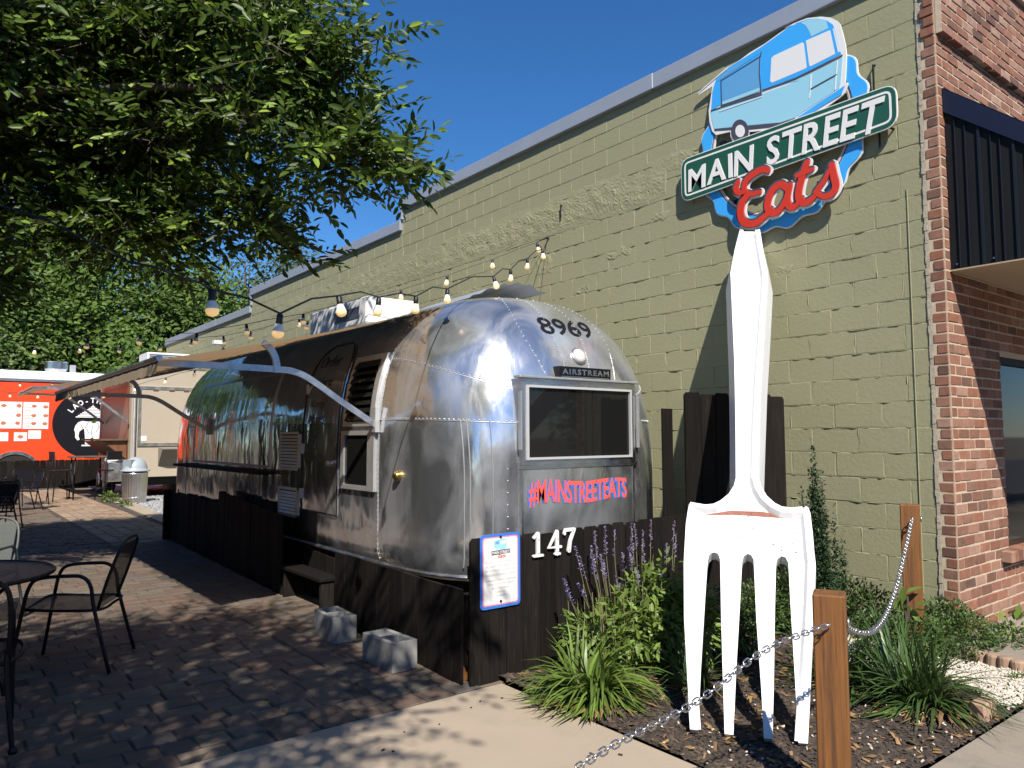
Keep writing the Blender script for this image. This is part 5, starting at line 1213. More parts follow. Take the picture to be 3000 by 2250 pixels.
# ------------------------------------------------------------------ patio furniture
def tubes(t, name, paths, r, mat=m_iron, n=7):
    for P in paths:
        mb = MB(); mb.tube(P, r, n); mb.build(name, mat, t, smooth=True, local=True)
def lattice(P00, P10, P11, P01, st, r, bulge=0.):
    """expanded-metal mesh: two families of crossing strips over a bilinear patch"""
    A, B, Cc, D = [Vector(p) for p in (P00, P10, P11, P01)]
    f = lambda u, v: (A * (1 - u) + B * u) * (1 - v) + (D * (1 - u) + Cc * u) * v
    lu = (B - A).length; lv = (D - A).length; nn = (B - A).cross(D - A).normalized(); mb = MB(); k = st * 1.0
    def strip(p, q, s):
        d = (q - p); 
        if d.length < 1e-4: return
        sd = nn.cross(d.normalized()) * r; mb.add([p - sd + nn * s, q - sd + nn * s, q + sd + nn * s, p + sd + nn * s], [(0, 1, 2, 3)])
    for sgn in (1, -1):
        c = -lv
        while c < lu + lv:
            # line u*lu = c + sgn-ish * v*lv
            pts = []
            for v in (0, 1):
                u = (c + (v * lv if sgn == 1 else (lv - v * lv))) / lu
                pts.append((u, v))
            (u0, v0), (u1, v1) = pts
            du, dv = u1 - u0, v1 - v0; t0, t1 = 0., 1.
            for lo, hi, s0, ds in ((0, 1, u0, du),):
                ta, tb = (lo - s0) / ds, (hi - s0) / ds
                t0 = max(t0, min(ta, tb)); t1 = min(t1, max(ta, tb))
            if t0 < t1: strip(f(u0 + du * t0, v0 + dv * t0), f(u0 + du * t1, v0 + dv * t1), .0012 * sgn)
            c += k
    return mb
def loop(P, closed=True): return spline(P + ([P[0]] if closed else []), 5)
def mesh_chair(label, x, y, rz, group, mat=m_iron):
    t = thing('mesh_chair', label, 'chair', (x, y, 0), rz, group)
    S = []
    for s in (-1, 1):
        X = s * .275; tubes(t, 'leg_frame', [spline([(X * 1.04, .30, 0), (X, .235, .42), (X * .98, .20, .58), (X * .98, .14, .635), (X * .98, -.02, .645), (X * .98, -.12, .635), (X, -.175, .57), (X, -.20, .42), (X * 1.06, -.31, 0)], 5)], .0125, mat)
    tubes(t, 'seat_frame', [loop([(-.24, .23, .43), (0, .255, .425), (.24, .23, .43), (.255, 0, .415), (.24, -.22, .41), (0, -.24, .405), (-.24, -.22, .41), (-.255, 0, .415)])], .010, mat)
    tubes(t, 'back_frame', [loop([(-.21, -.20, .40), (-.235, -.27, .62), (-.19, -.335, .82), (0, -.35, .865), (.19, -.335, .82), (.235, -.27, .62), (.21, -.20, .40)], False)], .011, mat)
    lattice((-.24, .23, .428), (.24, .23, .428), (.24, -.22, .412), (-.24, -.22, .412), .022, .0048).build('seat_mesh', mat, t, local=True, recalc=False)
    lattice((-.205, -.205, .44), (.205, -.205, .44), (.20, -.335, .825), (-.20, -.335, .825), .022, .0048).build('back_mesh', mat, t, local=True, recalc=False)
    return t
def round_table(label, x, y, r, h, group):
    t = thing('round_table', label, 'table', (x, y, 0), .3, group)
    mb = MB(); mb.lathe([(r - .012, h - .022), (r, h - .018), (r + .004, h - .004), (r - .006, h + .004), (r - .014, h)], (0, 0, 0), 40, cap=False); mb.build('rim', m_iron, t, smooth=True, local=True)
    mb = MB(); st = .03; n = int(2 * r / st)
    for i in range(1, n):
        c = -r + st * i; hl = math.sqrt(max(0, r * r - c * c))
        for k, (p, q) in enumerate((((c, -hl), (c, hl)), ((-hl, c), (hl, c)))):
            d = .0115; o = (d, 0) if k == 0 else (0, d); z = h - .003 - .0015 * k; mb.add([(p[0] - o[0], p[1] - o[1], z), (q[0] - o[0], q[1] - o[1], z), (q[0] + o[0], q[1] + o[1], z), (p[0] + o[0], p[1] + o[1], z)], [(0, 1, 2, 3)])
    mb.build('top_mesh', m_iron, t, local=True, recalc=False)
    for k in range(4):
        a = math.pi / 4 + k * math.pi / 2; c, s = math.cos(a), math.sin(a); tubes(t, 'leg', [spline([(c * r * .7, s * r * .7, h - .02), (c * .12, s * .12, h * .55), (c * .10, s * .10, h * .4), (c * r * .55, s * r * .55, .12), (c * r * .62, s * r * .62, 0)], 6)], .0125)
    tubes(t, 'brace_ring', [loop([(.115 * math.cos(a), .115 * math.sin(a), h * .47) for a in np.linspace(0, 2 * math.pi, 10)[:-1]])], .008)
    return t
round_table('black mesh-topped round patio table at the left edge of the paving', -5.97, 3.28, .60, .73, None)
mesh_chair('black mesh armchair at the round table, its back to the trailer', -5.20, 3.58, R_(64), 'mesh armchairs round the patio table')
mesh_chair('grey-green mesh armchair on the far side of the round table', -5.74, 5.30, R_(150), 'mesh armchairs round the patio table', M('weathered_iron', (.07, .08, .075), .5))
sc_ = thing('slat_chair', 'black slat-backed metal chair in the left foreground, seen from behind', 'chair', (-5.90, 2.40, 0), R_(-8))
for s in (-1, 1):
    tubes(sc_, 'leg', [spline([(s * .23, .24, 0), (s * .225, .235, .44), (s * .225, .10, .66)], 5)], .0125); tubes(sc_, 'leg', [spline([(s * .27, -.30, 0), (s * .235, -.25, .30), (s * .225, -.235, .5)], 5)], .0125)
    tubes(sc_, 'arm', [spline([(s * .225, .10, .66), (s * .24, .0, .675), (s * .235, -.26, .67)], 4)], .0125)
    mb = MB(); mb.lathe([(.02, 0), (.022, .012), (.014, .03)], (s * .27, -.30, 0), 10); mb.build('foot', m_iron, sc_, local=True)
tubes(sc_, 'back_frame', [spline([(-.23, -.22, .42), (-.24, -.31, .72), (-.19, -.345, .85), (0, -.36, .872), (.19, -.345, .85), (.24, -.31, .72), (.23, -.22, .42)], 6)], .013)
for i in range(7):
    x = -.17 + .34 * i / 6; tubes(sc_, 'slat', [[(x, -.225, .44), (x, -.30, .68), (x, -.348, .858)]], .0055, n=5)
tubes(sc_, 'seat_frame', [loop([(-.23, .23, .44), (.23, .23, .44), (.23, -.23, .43), (-.23, -.23, .43)])], .011)
for i in range(9):
    x = -.19 + .38 * i / 8; tubes(sc_, 'slat', [[(x, .23, .442), (x, 0, .43), (x, -.23, .436)]], .005, n=5)
ch = mesh_chair('black mesh armchair among the tables far down the patio, nearest of that row', -4.35, 16.9, R_(100), 'mesh armchairs far down the patio')
for (x, y, rz, lb) in ((-5.0, 15.3, 60, 'black mesh armchair far down the patio, closest to the left edge'), (-5.25, 11.8, 130, 'black mesh armchair halfway down the patio at the left edge of view'), (-5.05, 13.4, 20, 'black mesh armchair facing the back fence between the two leftmost chairs'), (-4.1, 18.3, 200, 'black mesh armchair standing closest to the back board fence')):
    c = copy_tree(ch); c.location = (x, y, 0); c.rotation_euler = (0, 0, R_(rz)); c['label'] = lb
bt = thing('bar_table', 'tall square bar table beside the beige trailer counter', 'table', (-2.72, 19.6, 0))
mb = MB(); mb.bevbox((-.42, -.40, 1.05), (.42, .40, 1.09), .006); mb.build('tabletop', m_ply, bt, local=True)
for sx in (-1, 1):
    for sy in (-1, 1): tubes(bt, 'leg', [[(sx * .36, sy * .34, 0), (sx * .33, sy * .31, 1.05)]], .018)
def bar_chair(label, x, y, rz):
    t = thing('bar_chair', label, 'bar chair', (x, y, 0), rz, 'bar chairs by the tall table')
    for sx in (-1, 1): tubes(t, 'leg', [[(sx * .22, .22, 0), (sx * .18, .18, .74)]], .014); tubes(t, 'leg', [[(sx * .23, -.24, 0), (sx * .19, -.18, .74), (sx * .19, -.23, 1.22)]], .014)
    mb = MB(); mb.bevbox((-.20, -.20, .73), (.20, .20, .76), .008); mb.build('seat', m_iron, t, local=True); mb = MB(); mb.bevbox((-.19, -.235, 1.0), (.19, -.215, 1.22), .006); mb.build('backrest', m_iron, t, local=True)
    tubes(t, 'footrest', [[(-.20, .20, .28), (.20, .20, .28)]], .011); return t
bar_chair('black bar chair left of the tall bar table near the beige trailer', -3.35, 19.3, R_(-80)); bar_chair('black bar chair on the right of the tall bar table below the trailer counter', -2.35, 18.9, R_(20))

# trash can
tc_ = thing('trash_can', 'galvanised ribbed trash can with grey plastic dome lid at the end of the patio', 'trash can', (-2.02, 17.55, 0))
mb = MB(); prof = [(.255, 0), (.26, .02), (.258, .10), (.268, .11), (.268, .125), (.262, .135), (.285, .68), (.295, .70), (.285, .72)]; n = 60; vs = []
for r, z in prof:
    for k in range(n): a = 2 * math.pi * k / n; q = r + (.006 if (k % 2 and .13 < z < .69) else 0); vs.append((q * math.cos(a), q * math.sin(a), z))
mb.add(vs, [(i * n + k, i * n + (k + 1) % n, (i + 1) * n + (k + 1) % n, (i + 1) * n + k) for i in range(len(prof) - 1) for k in range(n)]); mb.build('can', m_steel, tc_, local=True)
mb = MB(); mb.lathe([(.27, .70), (.27, .74)], (0, 0, 0), 30); mb.build('liner', m_cord, tc_, local=True)
m_lid = M('grey_lid_plastic', (.30, .34, .38), .45)
mb = MB(); mb.lathe([(.33, .745), (.335, .77), (.285, .785)] + [(.275 * math.cos(a), .79 + .30 * math.sin(a)) for a in np.linspace(0, 1.53, 9)], (0, 0, 0), 30); lid = mb.build('dome_lid', m_lid, tc_, smooth=True, local=True)
mb = MB(); rz = Matrix.Rotation(R_(-145), 3, 'Z')
mb.box((.10, -.12, .84), (.262, .12, 1.03)); 
for i in range(len(mb.v)): mb.v[i] = tuple(rz @ Vector(mb.v[i]))
mb.build('flap', M('flap_plastic', (.22, .26, .29), .5), lid, local=True)

# ------------------------------------------------------------------ food trailers and far fence
bg_ = thing('beige_trailer', 'beige box food trailer with fold-down service window and brown panelled side', 'trailer', (-.6, 21, 0))
mb = MB(); mb.bevbox((-1.85, 19.0, .52), (1.4, 19.06, 3.42), .01); mb.bevbox((-1.84, 19.06, .52), (1.4, 23.3, 3.42), .01); mb.build('body', m_beige, bg_)
mb = MB(); mb.box((-1.862, 19.35, .95), (-1.845, 23.25, 3.30)); mb.build('side_panel', m_brown, bg_)
mb = MB(); mb.box((-1.875, 23.22, .9), (-1.84, 23.32, 3.32)); mb.box((-1.90, 18.985, 3.40), (1.4, 23.3, 3.45)); mb.build('trim', m_alu, bg_)
mb = MB()
for lo, hi in (((-1.70, 18.97, 2.83), (.9, 19.0, 2.91)), ((-1.70, 18.97, 1.33), (.9, 19.0, 1.42)), ((-1.70, 18.97, 1.42), (-1.63, 19.0, 2.83))): mb.box(lo, hi)
hf = mb.build('hatch', m_alu, bg_)
mb = MB(); mb.box((-1.63, 18.985, 1.42), (.9, 18.999, 2.83)); mb.build('hatch_panel', m_beige, hf)
for x in (-1.35, -.95, -.58, -.2):
    mb = MB(); mb.box((x, 18.968, 2.80), (x + .13, 18.984, 2.835)); mb.build('hinge', m_brown, hf)
mb = MB(); mb.box((-1.61, 18.975, 1.47), (-1.48, 18.984, 1.60)); mb.box((-.48, 18.975, 1.45), (-.34, 18.984, 1.56)); mb.build('sticker', m_paper, hf)
mb = MB(); mb.prism([(19.0, 1.28), (18.55, 1.28), (18.55, 1.25), (19.0, .80)], lambda a, b, d: (d, a, b), -1.18, .9); mb.build('folding_shelf', M('shelf_grey', (.20, .17, .14), .7), bg_)
mb = MB(); mb.tube([(-1.80, 18.92, 0), (-1.80, 18.92, 3.0)], .035, 8); mb.build('pole', m_dull, bg_)
mb = MB(); mb.bevbox((-2.50, 19.3, 1.48), (-1.86, 22.4, 1.53), .006); mb.build('side_counter', m_ply, bg_); mb = MB(); mb.add([(-1.87, 19.4, 1.0), (-2.45, 19.4, 1.47), (-1.87, 19.4, 1.47), (-1.87, 22.3, 1.0), (-2.45, 22.3, 1.47), (-1.87, 22.3, 1.47)], [(0, 1, 2), (3, 5, 4), (0, 3, 4, 1)]); mb.build('counter_bracket', m_brown, bg_)
mb = MB(); mb.bevbox((-2.42, 18.72, .45), (-1.95, 19.6, .92), .02); mb.build('fender', m_alu, bg_)
mb = MB(); mb.bevbox((-2.40, 18.9, .92), (-2.05, 19.4, 1.06), .04); mb.build('tank', m_white_pl, bg_)
for y in (21.0, 21.9):
    mb = MB(); mb.lathe([(.30, -.12), (.36, -.08), (.36, .08), (.30, .12)], (-1.98, y, .36), 22, Matrix.Rotation(math.pi / 2, 3, 'Y')); wh = mb.build('wheel', m_tyre, bg_, smooth=True); mb = MB(); mb.lathe([(.22, -.01), (.16, .02), (.06, .02)], (-2.10, y, .36), 18, Matrix.Rotation(-math.pi / 2, 3, 'Y')); mb.build('rim', m_steel, wh)
mb = MB(); mb.bevbox((-1.45, 19.3, 3.46), (-.35, 20.3, 3.86), .02); ac = mb.build('air_conditioner', m_white_pl, bg_)
for i in range(7):
    mb = MB(); z = 3.52 + .045 * i; mb.box((-1.40, 19.286, z), (-.40, 19.298, z + .018)); mb.build('slat', m_dgrey, ac)
mb = MB(); mb.box((-1.6, 19.2, .30), (1.3, 23, .50)); mb.build('chassis', m_iron, bg_)
mb = MB(); mb.tube([(-.62, 18.6, 0), (-.62, 18.6, .42)], .05, 10); tag(mb.build('drain_pipe', m_white_pl), 'short white plastic pipe standing in the gravel under the beige trailer', 'pipe')
aw2 = thing('awning', 'smaller brown awning folded out from the far beige trailer', 'awning', (-2.9, 21, 2.8))
awn(aw2, -1.88, 3.30, -4.05, 2.80, 19.2, 22.6)
for y in (19.22, 22.55): flatbar(aw2, [(-1.90, y, 1.98), (-2.70, y, 2.62), (-3.0, y, 2.77), (-3.5, y, 2.80), (-4.05, y, 2.80)], .06, .04)

ot = thing('orange_truck', 'bright orange food truck with menu sheets and a round black LAO-THAI emblem', 'food truck', (-3, 27, 0))
OY = 26.0
mb = MB(); mb.bevbox((-6.6, OY, .62), (.8, OY + 2.3, 3.36), .03); mb.build('body', m_orange, ot)
mb = MB(); mb.bevbox((-6.62, OY - .03, 3.36), (.82, OY + 2.33, 3.46), .01); mb.build('roof_rail', M('checker_plate', (.30, .30, .31), .4, metal=.8, bump=.6, bscale=60), ot); mb = MB(); mb.prism([(OY + .05, 3.46), (OY + 2.28, 3.46), (OY + 2.1, 3.74), (OY + .25, 3.74)], lambda a, b, d: (d, a, b), -6.5, .7); mb.build('roof', M('roof_white', (.62, .66, .70), .5), ot)
mb = MB(); mb.lathe([(.20, 3.60), (.20, 3.70), (.30, 3.76), (.345, 3.86), (.35, 4.08), (.36, 4.10), (.34, 4.11), (.05, 4.12)], (-2.68, OY + .7, 0), 28); mb.build('exhaust_fan', m_steel, ot, smooth=False)
mb = MB(); mb.box((-2.30, OY + .62, 3.72), (-2.12, OY + .80, 4.02)); mb.build('fan_motor', m_dull, ot)
def OP(a, b, d): return (a, OY - d, b)
EC = (-1.66, 2.03); ER = 1.16
mb = MB(); mb.prism([(EC[0] + ER * math.cos(a), EC[1] + ER * math.sin(a)) for a in np.linspace(0, 2 * math.pi, 64, endpoint=False)], OP, .001, .006); em = mb.build('emblem', m_inkb, ot)
for i, c in enumerate('LAO-THAI'):
    a = R_(146 - i * 13.8); r = .70; ux = Vector((math.sin(a), -math.cos(a))); uy = Vector((math.cos(a), math.sin(a))); p = Vector(EC) + uy * r; v, f, bd, (a0, b0, a1, b1) = text2d(c, .03); sc = .235; mx = (a0 + a1) / 2
    mb = MB(); mb.add([OP(*(p + ux * (x - mx) * sc * .85 + uy * (y) * sc), .009) for x, y in v], f); mb.build('lettering', m_inkw, em, recalc=False)
mb = MB()
for i in range(8):
    w = .07 + .062 * i; z = 2.57 - .048 * i; mb.prism([(EC[0] - w, z), (EC[0] + w, z), (EC[0] + w - .012, z + .034), (EC[0] - w + .012, z + .034)], OP, .005, .009)
mb.prism([(EC[0] - .02, 2.605), (EC[0] + .02, 2.605), (EC[0], 2.68)], OP, .005, .009); mb.build('temple', m_inkw, em)
EL = [(.02, 2.10), (.20, 2.10), (.26, 2.0), (.22, 1.78), (.20, 1.40), (.20, 1.34), (.04, 1.34), (.04, 1.55), (-.04, 1.55), (-.04, 1.34), (-.20, 1.34), (-.21, 1.60), (-.24, 1.86), (-.30, 1.84), (-.38, 1.76), (-.40, 1.62), (-.36, 1.50), (-.42, 1.47), (-.49, 1.56), (-.50, 1.74), (-.53, 1.82), (-.50, 1.95), (-.42, 2.07), (-.30, 2.12), (-.18, 2.10)]
mb = MB(); mb.prism([(EC[0] + x, z) for x, z in EL], OP, .005, .009); mb.build('elephant', m_inkw, em)
mb = MB()
for pl_ in ([(-.12, 2.08), (-.20, 1.90), (-.10, 1.72)], [(.14, 2.06), (.20, 1.92), (.12, 1.74)], [(.0, 1.95), (-.02, 1.7), (.02, 1.52), (.06, 1.60)], [(-.44, 1.96), (-.40, 1.95)], [(-.2, 1.44), (.2, 1.44)], [(-.33, 1.98), (-.28, 1.86)]): ribbon(mb, [(EC[0] + x, z) for x, z in pl_], .016, OP, .008, .0105, 1e-5, 3)
mb.build('elephant_lines', m_inkb, em)
mb = MB(); mb.prism([(EC[0] - .30, 1.28), (EC[0] + .3, 1.28), (EC[0] + .3, 1.325), (EC[0] - .3, 1.325)], OP, .005, .009); mb.build('plinth', m_inkw, em)
def sheet(x0, x1, z0, z1, pics):
    mb = MB(); mb.box((x0, OY - .012, z0), (x1, OY - .002, z1)); o = mb.build('menu_sheet', m_paper, ot)
    for (u, v) in pics:
        cx, cz = x0 + (x1 - x0) * u, z0 + (z1 - z0) * v; mb = MB(); mb.prism([(cx + .085 * math.cos(a) * random.uniform(.7, 1), cz + .065 * math.sin(a) * random.uniform(.7, 1)) for a in np.linspace(0, 6.28, 10)[:-1]], OP, .0118, .0135); mb.build('picture', m_printr, o)
    mb = MB()
    for j in range(9):
        z = z0 + (z1 - z0) * (.08 + .1 * j); 
        if abs(x1 - x0) > .45: mb.box((x0 + .04, OY - .0131, z), (x0 + (x1 - x0) * random.uniform(.3, .42), OY - .0119, z + .018))
        elif j % 2: mb.box((x0 + .05, OY - .0131, z), (x1 - .05, OY - .0119, z + .012))
    mb.build('print_lines', m_printg, o)
sheet(-4.75, -3.66, 1.86, 2.71, [(.55, .85), (.92, .85), (.92, .5), (.55, .2), (.9, .2), (.15, .8), (.15, .3)]); sheet(-3.63, -2.93, 1.85, 2.71, [(.42, .85), (.88, .83), (.42, .5), (.88, .5), (.42, .2), (.86, .2)])
sheet(-4.45, -4.00, 1.46, 1.74, []); sheet(-3.85, -3.50, 1.46, 1.74, [(.5, .5)]); sheet(-3.47, -3.12, 1.53, 1.80, [])
mb = MB(); n = 20; vs = []
for i in range(n + 1):
    a = math.pi * i / n; vs += [OP(-3.80 + .62 * math.cos(a), .62 + .52 * math.sin(a), .05), OP(-3.80 + .52 * math.cos(a), .62 + .42 * math.sin(a), .05), OP(-3.80 + .62 * math.cos(a), .62 + .52 * math.sin(a), .0)]
mb.add(vs, [f for i in range(n) for f in ((3 * i, 3 * i + 3, 3 * i + 4, 3 * i + 1), (3 * i, 3 * i + 2, 3 * i + 5, 3 * i + 3))]); mb.build('wheel_arch', m_alu, ot)
mb = MB(); mb.prism([(-3.80 + .53 * math.cos(a), .62 + .43 * math.sin(a)) for a in np.linspace(0, math.pi, 20)], OP, .002, .02); mb.build('arch_gap', m_inside, ot)
mb = MB(); mb.lathe([(.35, -.12), (.42, -.08), (.42, .08), (.35, .12)], (-3.80, OY + .05, .42), 24, Matrix.Rotation(math.pi / 2, 3, 'X')); mb.build('wheel', m_tyre, ot)
df = thing('back_fence', 'dark board fence in front of the orange food truck at the end of the patio', 'fence', (-5, 25, 0))
boards(df, -7.6, -1.2, lambda x: 25.0, 0.0, lambda x: .87, w=.17, name='board')
for lb, y, z in (('white floodlight on the green wall nearer to the silver trailer', 17.4, 4.0), ('white floodlight on the green wall near its far end', 20.3, 3.75)):
    lg = thing('floodlight', lb, 'wall light', (-.1, y, z), 0, 'floodlights on the green wall'); mb = MB(); mb.bevbox((-.30, y - .1, z - .04), (-.05, y + .1, z + .06), .01); mb.build('lamp_head', m_white_pl, lg); mb = MB(); mb.tube([(-.1, y, z - .04), (.02, y, z - .12)], .02, 6); mb.build('bracket', m_white_pl, lg)
# ------------------------------------------------------------------ string lights
def bulb_on(t, p, tilt, big=1.):
    s = thing_part('bulb', t, p); rot = Matrix.Rotation(tilt[0], 3, 'X') @ Matrix.Rotation(tilt[1], 3, 'Y')
    s.data = bulb_me; s.rotation_euler = rot.to_euler()
    o = link('socket', sock_me, s); g = link('globe', globe_me, s); return s
def thing_part(name, parent, p):
    o = bpy.data.objects.new(name, bulb_me); COL.objects.link(o); o.parent = parent; o.location = Vector(p) - wloc(parent); return o
mb = MB(); mb.lathe([(.0165, -.046), (.020, -.052), (.024, -.066), (.028, -.078), (.029, -.084)], (0, 0, 0), 14, cap=False); bulb_me = mb.mesh('bulb', m_bulb, True)
mb = MB(); mb.lathe([(.010, .006), (.016, .0), (.017, -.03), (.0165, -.047), (.012, -.047)], (0, 0, 0), 12); sock_me = mb.mesh('socket', m_cord, True)
mb = MB(); mb.lathe([(.0292, -.084), (.030, -.092), (.0275, -.103), (.020, -.112), (.009, -.1165), (.001, -.117)], (0, 0, 0), 14, cap=False); globe_me = mb.mesh('globe', m_bulbw, True)
def string(label, pts, sag, r, pre=(), post_=(), sockets=True):
    t = thing('string_light', label, 'string lights', pts[0], 0, 'cables of outdoor bulbs strung over the patio'); full = list(pre) + list(pts) + list(post_); P = []
    for i in range(len(full) - 1):
        a = Vector(full[i]); b = Vector(full[i + 1])
        for k in range(8):
            u = k / 8; q = a.lerp(b, u); q.z -= 0
            q.z += -sag * (b - a).length * math.sin(math.pi * u) * .0 + sag * (b - a).length * (.5 - abs(u - .5)) * .6; P.append(q)
    P.append(Vector(full[-1])); mb = MB(); mb.tube([tuple(p + Vector((0, 0, .008))) for p in P], r, 5); mb.build('cable', m_cord, t, smooth=True)
    for p in pts: bulb_on(t, p, (random.uniform(-.22, .22), random.uniform(-.22, .22)))
    return t
B_ = BULBS
string('nearest string of bulbs on thick black cable, from the wall hook to the tree', B_['A'], .16, .0055, [B_['hook']], [B_['knot'][1], B_['knot'][2], (-6.0, 1.4, 2.6)])
string('bulbs on a thin straight wire from the wall hook past the roof unit', B_['B'], .03, .0035, [B_['hook']], [(-5.6, 8.4, 3.1)])
string('middle string of bulbs crossing over the trailer roof in front of the green wall', B_['C'], .05, .0035, [(-.02, 7.0, 3.5)], [(-6.0, 12.4, 3.3)])
string('string of bulbs dipping under the awning towards the beige trailer', B_['D'], .05, .004, [(-1.9, 10.4, 2.9)], [(-5.2, 21.6, 2.9)])
string('farthest short string of bulbs hanging across the orange truck', B_['E'], .05, .004, [(-1.95, 19.0, 3.3)], [(-5.4, 24.4, 3.3)])
hk = thing('wire_guy', 'thin guy wires running down the green wall from the string-light hook', 'wire', (-.02, 4.49, 4.03))
mb = MB(); mb.tube([(-.03, 4.49, 4.05), (-.02, 4.66, 3.26)], .003, 4); mb.tube([(.0, 4.49, 4.04), (-.05, 4.49, 4.04)], .012, 6); mb.build('wire', m_iron, hk)
mb = MB(); mb.lathe([(.018, 0), (.018, .06)], (-.02, 4.66, 3.20), 8); mb.build('anchor', m_cord, hk)

# ------------------------------------------------------------------ trees
def crown_sprays(lobes, dens, leaf, spray_n, mat, name, parent, hollow=.25, droop=.35, twig=True, seg=2, lenw=.42):
    """leaf sprays (short twigs with alternate leaves) through the volume of the lobes"""
    V = []; PV = []; tw = MB(); tot = 0
    for (c, r) in lobes:
        rx, ry, rz = r if hasattr(r, '__len__') else (r, r, r); n = max(12, int(dens * (rx * ry * rz) ** .80))
        for _ in range(n):
            d = Vector((random.gauss(0, 1), random.gauss(0, 1), random.gauss(0, 1))).normalized(); q = (random.random() ** .45) * (1 + .16 * random.gauss(0, 1) * (random.random() < .4))
            p = Vector((c[0] + d.x * rx * q, c[1] + d.y * ry * q, c[2] + d.z * rz * q))
            ax = (Vector((d.x, d.y, max(d.z, -.15 if twig else -1))) * .7 + Vector((random.gauss(0, .55), random.gauss(0, .55), random.gauss(.12, .4)))).normalized(); L = leaf * random.uniform(3.0, 6.0) * min(1, .45 + min(rx, ry) * 1.3 if twig else 1); ax.z -= droop * random.random(); ax = ax.normalized()
            sd = ax.cross(Vector((0, 0, 1))); sd = sd.normalized() if sd.length > .05 else Vector((1, 0, 0)); up = sd.cross(ax); roll = random.uniform(-.7, .7); sd, up = sd * math.cos(roll) + up * math.sin(roll), up * math.cos(roll) - sd * math.sin(roll); pv0 = random.random()
            if twig and random.random() < .5: tw.tube([p - ax * L * .35, p + ax * L * .95], [.0045, .0015], 3, cap=False)
            for k in range(spray_n):
                t = (k + .6) / spray_n; s = 1 if k % 2 else -1; b = p + ax * (L * t); b.z -= .06 * L * t * t
                ld = (ax * .62 + sd * s * .78 + up * random.uniform(-.25, .25)) if k < spray_n - 1 else ax; ld.z -= random.random() * .12; ld = ld.normalized(); l = leaf * random.uniform(.7, 1.15)
                nr = Vector((random.gauss(-.42, .55), random.gauss(-.72, .55), random.gauss(.62, .5))).normalized(); ls = nr.cross(ld); ls = ls.normalized() if ls.length > .05 else sd; lu = ls.cross(ld) * -1; w = l * lenw * .5
                q = lu * (l * .07); V.append((b, b + ld * (l * .28) + ls * (w * .85) + q, b + ld * (l * .68) + ls * (w * .75) + q * .6, b + ld * l - q, b + ld * (l * .68) - ls * (w * .75) + q * .6, b + ld * (l * .28) - ls * (w * .85) + q)); PV.append((pv0 * .5 + random.random() * .5) % 1)
    A = np.array([[tuple(x) for x in q] for q in V], 'f').reshape(-1, 3); n = len(V); i6 = np.arange(n)[:, None] * 6; F = np.concatenate([i6 + np.array([[0, 1, 2, 3]]), i6 + np.array([[0, 3, 4, 5]])], 1).reshape(-1, 4); PV = np.repeat(PV, 2)
    link(name, npmesh(name, A - np.array(wloc(parent)), F, mat, PV), parent)
    if twig and tw.v: stuff(tw.build('twigs', m_bark, parent, recalc=False))
def limb(mb, a, b, r0, r1, wob=.15, n=7, k=8):
    a = Vector(a); b = Vector(b); P = []
    for i in range(n + 1):
        t = i / n; q = a.lerp(b, t); o = wob * math.sin(math.pi * t) * (b - a).length * .3; q += Vector((noise.noise((a.x + t * 2, b.y, 1)) * o, noise.noise((b.x, a.y + t * 2, 4)) * o, noise.noise((b.x + t, a.y, 8)) * o + .06 * (b - a).length * math.sin(math.pi * t))); P.append(q)
    mb.tube(P, [r0 + (r1 - r0) * i / n for i in range(n + 1)], k); return P
NEAR = [((-5.18, 6.13, 5.4), 1.5), ((-4.2, 4.62, 5.18), 1.2), ((-3.75, 3.3, 4.9), .55), ((-3.35, 2.7, 4.75), .22), ((-3.6, 3.72, 4.23), .62), ((-3.31, 2.89, 3.92), .30), ((-3.13, 2.67, 3.66), .12), ((-3.19, 2.8, 3.72), .20), ((-4.44, 5.41, 4.22), .85), ((-5.2, 6.3, 4.3), 1.05), ((-3.8, 4.44, 3.66), .34), ((-3.41, 4.05, 3.25), .14), ((-5.75, 7.4, 3.2), .5), ((-4.13, 5.21, 3.6), .5), ((-4.7, 6.34, 3.75), .45), ((-5.31, 7.37, 5.49), 1.4), ((-3.5, 3.05, 4.5), .22), ((-6.9, 6.4, 5.2), 1.4), ((-7.0, 7.6, 4.6), 1.2), ((-3.46, 3.27, 3.8), .26), ((-3.32, 3.03, 3.76), .22), ((-3.58, 3.2, 4.22), .25), ((-3.62, 3.66, 3.67), .25), ((-6.8, 4.6, 7.0), 1.0), ((-7.2, 6.0, 6.8), 1.2)]  # last two lobes sit out of view, added sunward to shade the crown
OVER = [((-7.15, -1.4, 5.1), (1.15, 1.5, .8)), ((-7.7, -2.9, 5.0), (1.1, 1.2, .7)), ((-6.55, -.75, 5.0), (.55, .75, .45)), ((-8.3, -.8, 5.2), (1.1, 1.4, .9)), ((-6.7, -2.35, 4.9), (.5, .7, .4)), ((-5.95, -1.75, 5.0), (.5, .85, .4))]
def layered(lobes, seed):
    rr_ = random.Random(seed); out = []
    for c, r in lobes:
        if r < .3: out.append((c, (r * 1.1, r * 1.1, r * .7))); continue
        for _ in range(int(7 + 9 * r)):
            while True:
                d = Vector((rr_.uniform(-1, 1), rr_.uniform(-1, 1), rr_.uniform(-1, 1)))
                if d.length < 1: break
            k = rr_.uniform(.26, .46); out.append(((c[0] + d.x * r * .92, c[1] + d.y * r * .92, c[2] + d.z * r * .88), (r * k + .08, r * k + .08, r * k * .42 + .05)))
    return out
nt_ = thing('shade_tree', 'large leafy shade tree overhanging the patio, its branches filling the upper left', 'tree', (-9.2, 5.6, 0))
